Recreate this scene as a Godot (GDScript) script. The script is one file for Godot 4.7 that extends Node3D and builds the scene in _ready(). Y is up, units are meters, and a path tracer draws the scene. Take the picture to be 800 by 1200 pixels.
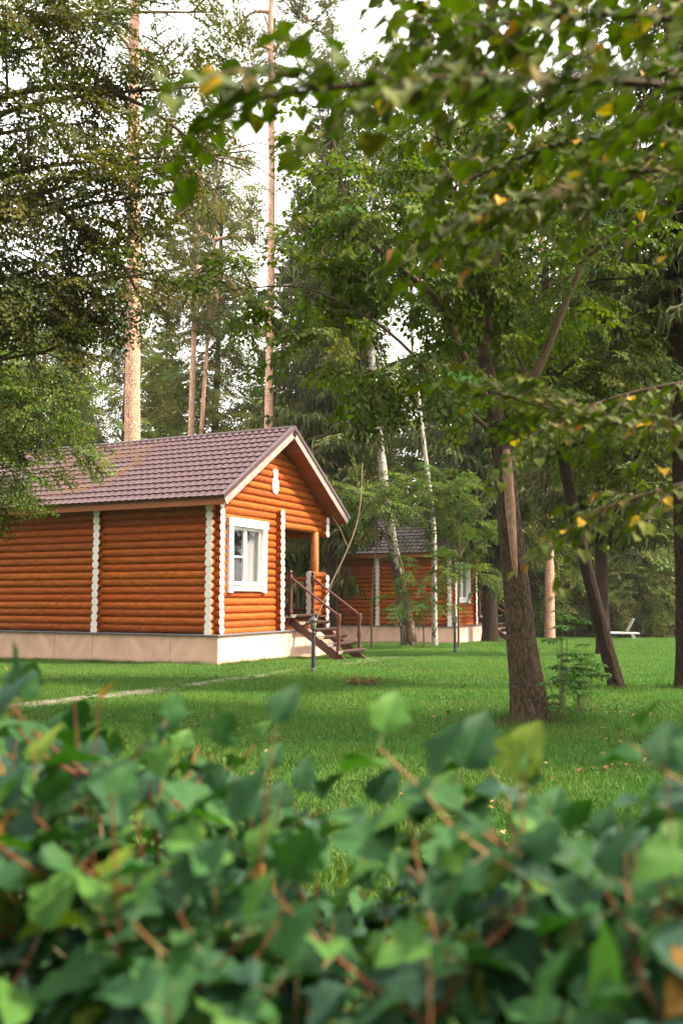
extends Node3D

# ------------------------------------------------------------------ mesh collecting
class MB:
	var v := PackedVector3Array()
	var n := PackedVector3Array()
	var u := PackedVector2Array()
	var c := PackedColorArray()
	var ix := PackedInt32Array()

	func tri(a: Vector3, b: Vector3, d: Vector3, col := Color.WHITE, ua := Vector2.ZERO, ub := Vector2.ZERO, ud := Vector2.ZERO) -> void:
		# a, b, d run counter-clockwise seen from the front
		var nn := (b - a).cross(d - a).normalized()
		var k := v.size()
		v.append(a); v.append(b); v.append(d)
		n.append(nn); n.append(nn); n.append(nn)
		u.append(ua); u.append(ub); u.append(ud)
		c.append(col); c.append(col); c.append(col)
		ix.append(k); ix.append(k + 2); ix.append(k + 1)

	func quad(a: Vector3, b: Vector3, d: Vector3, e: Vector3, col := Color.WHITE, s := 1.0) -> void:
		var w := (b - a).length() * s
		var h := (e - a).length() * s
		tri(a, b, d, col, Vector2(0, 0), Vector2(w, 0), Vector2(w, h))
		tri(a, d, e, col, Vector2(0, 0), Vector2(w, h), Vector2(0, h))

	func grid(p: Array, cols: int, nr: Array, uv: Array, col := Color.WHITE) -> void:
		# rows of points; a cell's corners (r,c) (r,c+1) (r+1,c+1) (r+1,c) run counter-clockwise seen from the front
		var k := v.size()
		for j in p.size():
			v.append(p[j]); n.append(nr[j]); u.append(uv[j]); c.append(col)
		var rows := int(p.size() / cols)
		for r in rows - 1:
			for q in cols - 1:
				var a := k + r * cols + q
				ix.append(a); ix.append(a + cols + 1); ix.append(a + 1)
				ix.append(a); ix.append(a + cols); ix.append(a + cols + 1)

	func box(lo: Vector3, hi: Vector3, col := Color.WHITE, t := Transform3D.IDENTITY) -> void:
		var q := []
		for k in 8:
			q.append(t * Vector3(hi.x if k & 1 else lo.x, hi.y if k & 2 else lo.y, hi.z if k & 4 else lo.z))
		quad(q[4], q[5], q[7], q[6], col)
		quad(q[1], q[0], q[2], q[3], col)
		quad(q[5], q[1], q[3], q[7], col)
		quad(q[0], q[4], q[6], q[2], col)
		quad(q[6], q[7], q[3], q[2], col)
		quad(q[0], q[1], q[5], q[4], col)

	func chamfer_box(lo: Vector3, hi: Vector3, b: float, col := Color.WHITE, t := Transform3D.IDENTITY) -> void:
		# box whose twelve edges are cut off by b
		var ce := (lo + hi) / 2.0
		var h := (hi - lo) / 2.0
		for ax in 3:
			var b1 := (ax + 1) % 3
			var b2 := (ax + 2) % 3
			for s in [-1.0, 1.0]:
				var q := []
				for w in [[-1, -1], [1, -1], [1, 1], [-1, 1]]:
					var p := Vector3.ZERO
					p[ax] = h[ax] * s; p[b1] = (h[b1] - b) * w[0]; p[b2] = (h[b2] - b) * w[1]
					q.append(t * (ce + p))
				if s > 0: quad(q[0], q[1], q[2], q[3], col)
				else: quad(q[3], q[2], q[1], q[0], col)
			for s1 in [-1.0, 1.0]:
				for s2 in [-1.0, 1.0]:
					var q := []
					for w in [[0, -1], [0, 1], [1, 1], [1, -1]]:
						var p := Vector3.ZERO
						p[ax] = (h[ax] - b) * w[1]
						p[b1] = (h[b1] - (b if w[0] == 1 else 0.0)) * s1
						p[b2] = (h[b2] - (0.0 if w[0] == 1 else b)) * s2
						q.append(t * (ce + p))
					if s1 * s2 < 0: quad(q[0], q[1], q[2], q[3], col)
					else: quad(q[3], q[2], q[1], q[0], col)

	func tube(path: Array, rad: Array, seg: int, col := Color.WHITE, cap := true, noise: FastNoiseLite = null, amp := 0.0, flutes := 0.0, furrow := 0.0) -> void:
		var m := path.size()
		var side := Vector3.ZERO
		var k := v.size()
		var along := 0.0
		var turn := float(path.size()) * 0.37
		for i in m:
			var d: Vector3 = (path[mini(i + 1, m - 1)] - path[maxi(i - 1, 0)]).normalized()
			if i == 0:
				side = d.cross(Vector3(0.13, 0.02, 1.0) if absf(d.z) < 0.9 else Vector3.UP).normalized()
			else:
				along += (path[i] - path[i - 1]).length()
				side = (side - d * side.dot(d)).normalized()
			var up := side.cross(d)
			for j in seg + 1:
				var a := TAU * (j % seg) / seg
				var o := side * cos(a) + up * sin(a)
				var r: float = rad[i]
				if noise:
					r *= 1.0 + amp * noise.get_noise_3d(o.x * 1.0 + turn, along * 0.45, o.z * 1.0 + o.y) + flutes * sin(a * 5.0 + along * 0.7 + turn) * clampf(1.0 - along * 0.9, 0.0, 1.0)
				if furrow > 0.0:
					r *= 1.0 - furrow * absf(noise.get_noise_3d(o.x * 2.6 + turn, along * 0.55, o.z * 2.6 + o.y * 0.4)) * 1.6 + furrow * 0.4
				v.append(path[i] + o * r)
				n.append(o)
				u.append(Vector2(float(j) / seg, along))
				c.append(col)
		for i in m - 1:
			for j in seg:
				var a := k + i * (seg + 1) + j
				ix.append(a); ix.append(a + 1); ix.append(a + seg + 2)
				ix.append(a); ix.append(a + seg + 2); ix.append(a + seg + 1)
		if noise and amp > 0.02:
			# lighter and darker sides of the ridges come from their real slope
			for i in m:
				for j in seg + 1:
					var p := k + i * (seg + 1) + j
					var l := k + i * (seg + 1) + (j + 1) % seg
					var r2 := k + i * (seg + 1) + (j + seg - 1) % seg
					var al: Vector3 = v[k + mini(i + 1, m - 1) * (seg + 1) + j] - v[k + maxi(i - 1, 0) * (seg + 1) + j]
					var nn := al.cross(v[l] - v[r2]).normalized()
					n[p] = nn if nn.dot(n[p]) > 0 else -nn
		if cap:
			for e in [0, m - 1]:
				var ce := v.size()
				var d: Vector3 = (path[1] - path[0]).normalized() * -1.0 if e == 0 else (path[m - 1] - path[m - 2]).normalized()
				v.append(path[e]); n.append(d); u.append(Vector2(0.5, 0)); c.append(col)
				for j in seg + 1:
					v.append(v[k + e * (seg + 1) + j]); n.append(d); u.append(Vector2(float(j) / seg, 0.1)); c.append(col)
				for j in seg:
					if e == 1: ix.append(ce); ix.append(ce + 1 + j); ix.append(ce + 2 + j)
					else: ix.append(ce); ix.append(ce + 2 + j); ix.append(ce + 1 + j)

	func lathe(at: Vector3, prof: Array, seg: int, col := Color.WHITE) -> void:
		var path := []
		var rad := []
		for p in prof:
			path.append(at + Vector3(0, p[1], 0)); rad.append(p[0])
		var k := v.size()
		for i in path.size():
			var p0: Array = prof[maxi(i - 1, 0)]
			var p1: Array = prof[mini(i + 1, prof.size() - 1)]
			var sl := Vector2(p1[1] - p0[1], p0[0] - p1[0]).normalized()
			for j in seg + 1:
				var a := TAU * j / seg
				v.append(path[i] + Vector3(cos(a), 0, sin(a)) * rad[i])
				n.append(Vector3(cos(a) * sl.x, sl.y, sin(a) * sl.x)); u.append(Vector2(float(j) / seg, prof[i][1])); c.append(col)
		for i in path.size() - 1:
			for j in seg:
				var a := k + i * (seg + 1) + j
				ix.append(a); ix.append(a + 1); ix.append(a + seg + 2)
				ix.append(a); ix.append(a + seg + 2); ix.append(a + seg + 1)

	func commit(mat: Material, into: ArrayMesh = null) -> ArrayMesh:
		var m := into if into else ArrayMesh.new()
		if v.is_empty():
			return m
		var arr := []
		arr.resize(Mesh.ARRAY_MAX)
		arr[Mesh.ARRAY_VERTEX] = v; arr[Mesh.ARRAY_NORMAL] = n; arr[Mesh.ARRAY_TEX_UV] = u; arr[Mesh.ARRAY_COLOR] = c; arr[Mesh.ARRAY_INDEX] = ix
		m.add_surface_from_arrays(Mesh.PRIMITIVE_TRIANGLES, arr)
		m.surface_set_material(m.get_surface_count() - 1, mat)
		return m


var M := {}
var taken := {}
var rng := RandomNumberGenerator.new()
var bump := FastNoiseLite.new()
const PITCH_UP := 5.29


# ------------------------------------------------------------------ naming helpers
func numbered(called: String) -> String:
	if not taken.has(called):
		taken[called] = 0
		return called
	taken[called] += 1
	return "%s_%03d" % [called, taken[called]]

func meta(o: Node, label: String, category: String, group := "", kind := "") -> void:
	if label: o.set_meta("label", label)
	if category: o.set_meta("category", category)
	if group: o.set_meta("group", group)
	if kind: o.set_meta("kind", kind)

func thing(called: String, label: String, category: String, at := Vector3.ZERO, group := "") -> Node3D:
	var o := Node3D.new()
	o.name = numbered(called)
	add_child(o)
	o.position = at
	meta(o, label, category, group)
	return o

func part(called: String, mesh: Mesh, parent: Node) -> MeshInstance3D:
	var o := MeshInstance3D.new()
	o.name = called
	o.mesh = mesh
	o.cast_shadow = GeometryInstance3D.SHADOW_CASTING_SETTING_ON
	parent.add_child(o, true)
	return o

func holder(called: String, parent: Node) -> Node3D:
	var o := Node3D.new()
	o.name = called
	parent.add_child(o, true)
	return o

func structure(called: String, mesh: Mesh, label: String) -> void:
	var o := part(called, mesh, self)
	meta(o, label, "", "", "structure")

func many(called: String, mesh: Mesh, xf: Array, cols: Array, parent: Node) -> MultiMeshInstance3D:
	var mm := MultiMesh.new()
	mm.transform_format = MultiMesh.TRANSFORM_3D
	mm.use_colors = true
	mm.mesh = mesh
	mm.instance_count = xf.size()
	for i in xf.size():
		mm.set_instance_transform(i, xf[i])
		mm.set_instance_color(i, cols[i])
	var o := MultiMeshInstance3D.new()
	o.name = called
	o.multimesh = mm
	parent.add_child(o, true)
	o.set_meta("kind", "stuff")
	return o


# ------------------------------------------------------------------ materials
func noise_of(freq: float, seed_: int, octaves := 4, kind := FastNoiseLite.TYPE_SIMPLEX_SMOOTH) -> FastNoiseLite:
	var f := FastNoiseLite.new()
	f.noise_type = kind
	f.frequency = freq
	f.seed = seed_
	f.fractal_octaves = octaves
	return f

func picture(w: int, h: int, f: Callable) -> ImageTexture:
	var im := Image.create(w, h, false, Image.FORMAT_RGB8)
	for y in h:
		for x in w:
			im.set_pixel(x, y, f.call(x, y))
	return ImageTexture.create_from_image(im)

func relief(w: int, h: int, strength: float, f: Callable) -> ImageTexture:
	var im := Image.create(w, h, false, Image.FORMAT_RGBA8)
	for y in h:
		for x in w:
			var q: float = f.call(x, y)
			im.set_pixel(x, y, Color(q, q, q))
	im.bump_map_to_normal_map(strength)
	return ImageTexture.create_from_image(im)

func wrapn(f: FastNoiseLite, x: float, y: float, w: float, h: float, sx: float, sy: float) -> float:
	# noise that repeats over w by h pixels: walked round two circles
	var a := TAU * x / w
	var b := TAU * y / h
	return f.get_noise_3d(cos(a) * sx + 7.0 * cos(b) * 0.0 + sin(b) * sy * 0.61, sin(a) * sx + cos(b) * sy * 0.79, cos(b) * sy * 0.61 - sin(b) * sy * 0.79)

func mat(col: Color, rough := 0.8, vertex := true, spec := 0.5) -> StandardMaterial3D:
	var m := StandardMaterial3D.new()
	m.albedo_color = col.linear_to_srgb()
	m.roughness = rough
	m.metallic_specular = spec
	m.vertex_color_use_as_albedo = vertex
	return m

func leaf_mat(through: Color, rough := 0.5, spec := 0.4) -> StandardMaterial3D:
	var m := mat(Color(1, 1, 1), rough, true, spec)
	m.backlight_enabled = true
	m.backlight = through
	m.cull_mode = BaseMaterial3D.CULL_DISABLED
	return m

func make_materials() -> void:
	bump = noise_of(2.2, 5, 3)
	# logs: stained pine, grain along the log, knots
	var gn := noise_of(1.0, 11, 3)
	var kn := noise_of(1.0, 12, 2)
	var knots := []
	rng.seed = 77
	for k in 12: knots.append([rng.randf() * 512, rng.randf() * 512, rng.randf_range(3.0, 6.5)])
	var logtex := picture(512, 512, func(x, y):
		var g := wrapn(gn, x, y, 512, 512, 9.0, 0.7) * 0.5 + wrapn(kn, x, y, 512, 512, 24.0, 1.2) * 0.35
		var b := 0.86 + 0.30 * g + 0.16 * wrapn(kn, x, y, 512, 512, 1.0, 1.4)
		var k := 0.0
		for q in knots:
			var dx := absf(x - q[0]); dx = minf(dx, 512 - dx)
			var dy := absf(y - q[1]); dy = minf(dy, 512 - dy)
			var e: float = (dx * dx * 0.2 + dy * dy) / (q[2] * q[2])
			if e < 1.6: k = maxf(k, 1.0 - e / 1.6)
		b = clampf(b, 0.45, 1.0)
		return Color(b * lerpf(1.0, 0.52, k), b * lerpf(1.0, 0.36, k), b * lerpf(0.97, 0.30, k)))
	M.log = mat(Color(1, 1, 1), 0.55, true, 0.3)
	M.log.albedo_texture = logtex
	M.log.uv1_scale = Vector3(1.0, 0.42, 1)
	M.plank = mat(Color(0.42, 0.105, 0.022), 0.5)
	M.plank.albedo_texture = logtex
	M.plank.uv1_scale = Vector3(0.35, 2.0, 1)
	var spot := noise_of(0.05, 21, 3)
	M.white = mat(Color(0.86, 0.82, 0.80), 0.55)
	M.white.albedo_texture = picture(128, 128, func(x, y):
		var b := 0.93 + 0.10 * wrapn(gn, x, y, 128, 128, 2.2, 2.2)
		return Color(b, b * 0.99, b * 0.97))
	M.window_white = mat(Color(0.8, 0.79, 0.78), 0.35)
	# plaster panels of the base
	M.plinth = mat(Color(0.87, 0.545, 0.425), 0.85)
	M.plinth.albedo_texture = picture(512, 512, func(x, y):
		var b := 0.93 + 0.06 * wrapn(gn, x, y, 512, 512, 1.1, 1.1) + 0.04 * wrapn(kn, x, y, 512, 512, 16, 16)
		var d := 0.05 + 0.05 * wrapn(kn, x + 40, y, 512, 512, 0.8, 0.7)
		return Color(b * (1 - d), b * (1 - d * 1.2), b * (1 - d * 1.35)))
	M.plinth.uv1_triplanar = true
	M.plinth.uv1_scale = Vector3(0.37, 0.37, 0.37)
	M.ledge = mat(Color(0.10, 0.10, 0.115), 0.55)
	M.barge = mat(Color(0.43, 0.285, 0.275), 0.7)
	M.barge.albedo_texture = logtex
	M.barge.uv1_scale = Vector3(0.5, 1.3, 1)
	M.tile = mat(Color(0.078, 0.037, 0.046), 0.48, true, 0.4)
	M.tile.albedo_texture = picture(256, 256, func(x, y):
		var b := 0.88 + 0.14 * wrapn(gn, x, y, 256, 256, 1.4, 1.4) + 0.07 * wrapn(kn, x, y, 256, 256, 14, 14)
		return Color(b, b * 0.985, b * 0.97))
	M.tile.uv1_triplanar = true
	M.tile.uv1_scale = Vector3(0.5, 0.5, 0.5)
	M.tile.roughness_texture = picture(128, 128, func(x, y):
		var b := 0.80 + 0.28 * wrapn(gn, x, y, 128, 128, 2.0, 2.0)
		return Color(b, b, b))
	M.red_brown = mat(Color(0.068, 0.019, 0.012), 0.4)
	M.tread = mat(Color(0.055, 0.027, 0.020), 0.6)
	M.post = mat(Color(0.60, 0.20, 0.045), 0.45)
	M.post.albedo_texture = logtex
	M.lamp_metal = mat(Color(0.016, 0.022, 0.030), 0.45, true, 0.5)
	M.lamp_glass = mat(Color(0.26, 0.22, 0.15), 0.25)
	M.curtain = leaf_mat(Color(0.5, 0.5, 0.5), 0.9, 0.2)
	var gl := StandardMaterial3D.new()
	gl.albedo_color = Color(0.10, 0.12, 0.12, 0.12)
	gl.transparency = BaseMaterial3D.TRANSPARENCY_ALPHA
	gl.roughness = 0.03
	gl.metallic_specular = 0.35
	M.glass = gl
	M.room = mat(Color(0.16, 0.10, 0.06), 0.9)
	M.plastic = mat(Color(0.45, 0.46, 0.45), 0.5)
	# barks
	var rn := noise_of(1.0, 31, 4)
	rn.fractal_type = FastNoiseLite.FRACTAL_RIDGED
	var bark_h := func(x, y):
		return clampf(0.5 + 0.62 * wrapn(rn, x, y, 512, 512, 4.2, 1.5) - 0.10, 0, 1)
	var bark_n := relief(512, 512, 5.0, bark_h)
	M.bark = mat(Color(0.205, 0.145, 0.112), 0.95, true, 0.2)
	M.bark.albedo_texture = picture(512, 512, func(x, y):
		var h: float = bark_h.call(x, y)
		var b := 0.42 + 0.55 * (1.0 - h) + 0.16 * wrapn(kn, x, y, 512, 512, 2.0, 2.0)
		var mo := clampf(wrapn(gn, x, y, 512, 512, 1.3, 1.1) * 2.2 - 0.35, 0, 1) * 0.4
		return Color(b * (1.0 - 0.3 * mo), b * (0.97), b * (0.94 - 0.35 * mo)))
	M.bark.normal_enabled = true
	M.bark.normal_texture = bark_n
	M.bark.normal_scale = 2.2
	M.bark.uv1_scale = Vector3(2, 0.9, 1)
	M.dark_bark = M.bark.duplicate()
	M.dark_bark.albedo_color = Color(0.088, 0.060, 0.050).linear_to_srgb()
	M.smooth_bark = M.bark.duplicate()
	M.smooth_bark.albedo_color = Color(0.30, 0.205, 0.145).linear_to_srgb()
	M.smooth_bark.normal_scale = 0.5
	M.pine_bark = mat(Color(0.80, 0.47, 0.33), 0.9, true, 0.2)
	M.pine_bark.albedo_texture = picture(512, 512, func(x, y):
		var b := 0.80 + 0.22 * wrapn(gn, x, y, 512, 512, 3.0, 3.6) + 0.06 * wrapn(kn, x, y, 512, 512, 9.0, 7.0)
		var f := clampf(wrapn(rn, x, y, 512, 512, 2.4, 2.2) * 1.6 - 0.35, 0, 1) * 0.45
		return Color(b * (1 - f * 0.8), b * (1 - f * 0.85), b * (1 - f * 0.8)))
	M.pine_bark.uv1_scale = Vector3(1, 0.5, 1)
	M.birch_bark = mat(Color(0.46, 0.42, 0.36), 0.8, true, 0.25)
	M.birch_bark.albedo_texture = picture(512, 512, func(x, y):
		var b := 0.90 + 0.12 * wrapn(gn, x, y, 512, 512, 1.5, 2.0)
		var s := clampf(wrapn(kn, x, y, 512, 512, 1.9, 13.0) * 5.0 - 1.1, 0, 1)
		var big := clampf(wrapn(gn, x + 99, y, 512, 512, 1.2, 2.6) * 5.0 - 1.0, 0, 1)
		var d := maxf(s * 0.8, big * 0.9)
		return Color(b * (1 - d * 0.86), b * (1 - d * 0.88), b * (1 - d * 0.9)))
	M.birch_bark.uv1_scale = Vector3(1, 0.42, 1)
	M.bare_wood = mat(Color(0.36, 0.205, 0.135), 0.85)
	M.bare_wood.albedo_texture = logtex
	M.bare_wood.uv1_scale = Vector3(0.6, 1.0, 1)
	M.twig = mat(Color(1, 1, 1), 0.8, true, 0.3)
	# leaves: colours come from each leaf and each spray
	M.leaf = leaf_mat(Color(0.85, 0.95, 0.25), 0.55, 0.25)
	M.near_leaf = leaf_mat(Color(0.62, 0.75, 0.2), 0.55, 0.22)
	M.needle = leaf_mat(Color(0.55, 0.55, 0.18), 0.65, 0.2)
	M.grass = leaf_mat(Color(0.45, 0.7, 0.15), 0.6, 0.25)
	M.litter = leaf_mat(Color(0.3, 0.22, 0.1), 0.8, 0.2)
	# ground
	var ln := noise_of(1.0, 41, 4)
	M.lawn = mat(Color(1, 1, 1), 0.95, true, 0.15)
	M.lawn.albedo_texture = picture(1024, 1024, func(x, y):
		var a := wrapn(ln, x, y, 1024, 1024, 40, 40) * 0.5
		var p := wrapn(gn, x, y, 1024, 1024, 2.4, 2.4)
		var b := 0.60 + 0.35 * a + 0.12 * p
		return Color(0.26 * b + 0.05 * maxf(p, 0), 0.40 * b, 0.13 * b).clamp())
	M.lawn.uv1_scale = Vector3(0.25, 0.25, 0.25)
	M.floor_ = mat(Color(0.055, 0.050, 0.028), 0.95, true, 0.15)
	M.floor_.albedo_texture = picture(256, 256, func(x, y):
		var b := 0.75 + 0.5 * wrapn(ln, x, y, 256, 256, 9, 9)
		return Color(b, b, b * 0.9).clamp())
	M.floor_.uv1_scale = Vector3(0.3, 0.3, 0.3)
	M.soil = mat(Color(0.045, 0.028, 0.018), 0.95, true, 0.15)
	M.path = mat(Color(0.23, 0.205, 0.165), 0.95)
	M.path.albedo_texture = picture(512, 512, func(x, y):
		var b := 0.80 + 0.20 * wrapn(gn, x, y, 512, 512, 3, 3) + 0.18 * wrapn(ln, x, y, 512, 512, 22, 22)
		return Color(b, b * 0.98, b * 0.95).clamp())
	M.path.uv1_triplanar = true
	M.path.uv1_scale = Vector3(0.6, 0.6, 0.6)


func ground_at(z: float) -> float:
	return -0.0205 * maxf(0.0, -z - 20.0)


# ------------------------------------------------------------------ the log cabin
const RIDGE_X := 2.88
const RIDGE_Y := 5.66
const SLOPE := 0.5686     # 32.6 degrees
const BACK := -8.0
const COURSE := 0.174

func log_piece(parent: Node, a: Vector3, b: Vector3, white_a := false, white_b := false, r := 0.1, trim := 0) -> void:
	# a round log from a to b; trim 1 cuts both ends under the roof slopes
	var d := (b - a).normalized()
	var length := (b - a).length()
	var side := Vector3.UP.cross(d)
	var seg := 16
	var rings := maxi(2, int(length / 0.7) + 2)
	var t := rng.randf_range(0.74, 1.14)
	var hue := rng.randf_range(-0.018, 0.022)
	var col := Color(0.46 * t, (0.098 + hue * 0.8) * t, 0.012 * t)
	var off := Vector2(rng.randf(), rng.randf() * 5.0)
	var p := []
	var nr := []
	var uv := []
	var rr := r * rng.randf_range(0.975, 1.02)
	var wob := rng.randf() * 6.0
	for i in rings:
		var f := float(i) / (rings - 1)
		var w := rr * (1.0 + 0.018 * sin(f * length * 1.7 + wob))
		for j in seg + 1:
			var an := TAU * j / seg
			var o := Vector3.UP * cos(an) - side * sin(an)
			var q := a.lerp(b, f) + o * w
			if trim == 1:
				var lim := (RIDGE_Y - 0.17 - q.y) / tan(SLOPE) - 0.005
				q.x = RIDGE_X + lerpf(-maxf(lim, 0.02), maxf(lim, 0.02), f)
			p.append(q); nr.append(o); uv.append(Vector2(float(j) / seg, f * length) + off)
	var mb := MB.new()
	mb.grid(p, seg + 1, nr, uv, col)
	var mesh := mb.commit(M.log)
	var caps := [MB.new(), MB.new()]    # bare wood, white paint
	for e in 2:
		var ce := a if e == 0 else b
		if trim == 1: continue
		var which: MB = caps[1 if (white_a if e == 0 else white_b) else 0]
		var base := e * (rings - 1) * (seg + 1)
		var rim := 0.93
		var push := d * (-0.006 if e == 0 else 0.006)
		for j in seg:
			var q0: Vector3 = p[base + j]
			var q1: Vector3 = p[base + j + 1]
			var i0: Vector3 = ce + (q0 - ce) * rim + push
			var i1: Vector3 = ce + (q1 - ce) * rim + push
			var cc := Color.WHITE if which == caps[1] else col
			if e == 1:
				which.tri(ce + push, i0, i1, cc, Vector2(0.5, 0.5), Vector2(q0.x, q0.y), Vector2(q1.x, q1.y))
				which.quad(i0, q0, q1, i1, cc)
			else:
				which.tri(ce + push, i1, i0, cc, Vector2(0.5, 0.5), Vector2(q1.x, q1.y), Vector2(q0.x, q0.y))
				which.quad(i1, q1, q0, i0, cc)
	caps[0].commit(M.log, mesh)
	caps[1].commit(M.white, mesh)
	part("log", mesh, parent)

func slope_at(s: float, t: float, h: float, z: float) -> Vector3:
	return Vector3(RIDGE_X + s * (t * cos(SLOPE) + h * sin(SLOPE)), RIDGE_Y - t * sin(SLOPE) + h * cos(SLOPE), z)

func slope_box(mb: MB, s: float, t0: float, t1: float, h0: float, h1: float, z0: float, z1: float, col := Color.WHITE) -> void:
	var q := []
	for k in 8:
		q.append(slope_at(s, t1 if k & 1 else t0, h1 if k & 2 else h0, z1 if k & 4 else z0))
	var f := [[4, 5, 7, 6], [1, 0, 2, 3], [5, 1, 3, 7], [0, 4, 6, 2], [6, 7, 3, 2], [0, 1, 5, 4]]
	for a in f:
		if s > 0: mb.quad(q[a[0]], q[a[1]], q[a[2]], q[a[3]], col)
		else: mb.quad(q[a[3]], q[a[2]], q[a[1]], q[a[0]], col)

func roof_sheet(s: float, z0: float, waves: int, row_t: Array) -> ArrayMesh:
	# pressed metal tiles: waves across, a step at the foot of each course
	var mb := MB.new()
	var per := 0.195
	var res := 8
	var cols := waves * res + 1
	var wave := func(z: float) -> float:
		var ph := fposmod(z / per, 1.0)
		return 0.5 + 0.5 * cos(TAU * (ph + 0.10 * sin(TAU * ph)))
	for r in row_t.size() - 1:
		var t0: float = row_t[r]
		var t1: float = row_t[r + 1]
		var p := []
		var nr := []
		var uv := []
		for e in 3:
			for q in cols:
				var z := z0 - per * q / res
				var w: float = wave.call(z)
				var edge := 0.045 * w
				var t := [t0 + edge * (1.0 if r > 0 else 0.0), lerpf(t0, t1, 0.55), t1 + edge][e] as float
				var h := 0.012 + 0.036 * w + [0.0, 0.014, 0.032][e] as float
				p.append(slope_at(s, t, h, z))
				var dz: float = 0.036 * (wave.call(z + 0.01) - wave.call(z - 0.01)) / 0.02
				var nz := Vector3(s * sin(SLOPE) - s * 0.05, cos(SLOPE), 0) - Vector3(0, 0, dz)
				nr.append(nz.normalized()); uv.append(Vector2(z, t))
		if s < 0:
			mb.grid(p, cols, nr, uv)
		else:
			for e in 3:
				for q in int(cols / 2.0):
					for arr in [p, nr, uv]:
						var tmp = arr[e * cols + q]
						arr[e * cols + q] = arr[e * cols + cols - 1 - q]
						arr[e * cols + cols - 1 - q] = tmp
			mb.grid(p, cols, nr, uv)
		for q in cols - 1:
			var a: Vector3 = p[2 * cols + q]
			var b: Vector3 = p[2 * cols + q + 1]
			var down := Vector3(-s * sin(SLOPE), -cos(SLOPE), 0) * 0.05
			mb.quad(b + down, a + down, a, b)
	return mb.commit(M.tile)

func baluster(parent: Node, called: String, x: float, y0: float, y1: float, z: float, r: float, knob := false) -> void:
	var mb := MB.new()
	var h := y1 - y0
	var prof := [[0.001, 0.0], [r, 0.0], [r, h * 0.16], [r * 0.55, h * 0.18], [r * 0.9, h * 0.22], [r * 0.6, h * 0.27], [r * 1.0, h * 0.42], [r * 0.75, h * 0.58], [r * 0.5, h * 0.7], [r * 0.9, h * 0.74], [r * 0.55, h * 0.78], [r, h * 0.82], [r, h * 0.99], [r * 0.8, h], [0.001, h]]
	if knob:
		prof.pop_back()
		prof.append_array([[r * 0.4, h + 0.01], [r * 0.85, h + 0.05], [r * 0.8, h + 0.09], [r * 0.3, h + 0.125], [0.001, h + 0.13]])
	mb.lathe(Vector3(x, y0, z), prof, 12)
	part(called, mb.commit(M.red_brown), parent)

func bar(parent: Node, called: String, a: Vector3, b: Vector3, w: float, h: float, m: Material) -> void:
	# a rail from a to b with its edges taken off
	var d := (b - a).normalized()
	var x := Vector3.UP.cross(d).normalized()
	var y := d.cross(x)
	var mb := MB.new()
	mb.chamfer_box(Vector3(-w / 2, -h / 2, 0), Vector3(w / 2, h / 2, (b - a).length()), minf(w, h) * 0.2, Color.WHITE, Transform3D(Basis(x, y, d), a))
	part(called, mb.commit(m), parent)

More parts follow.
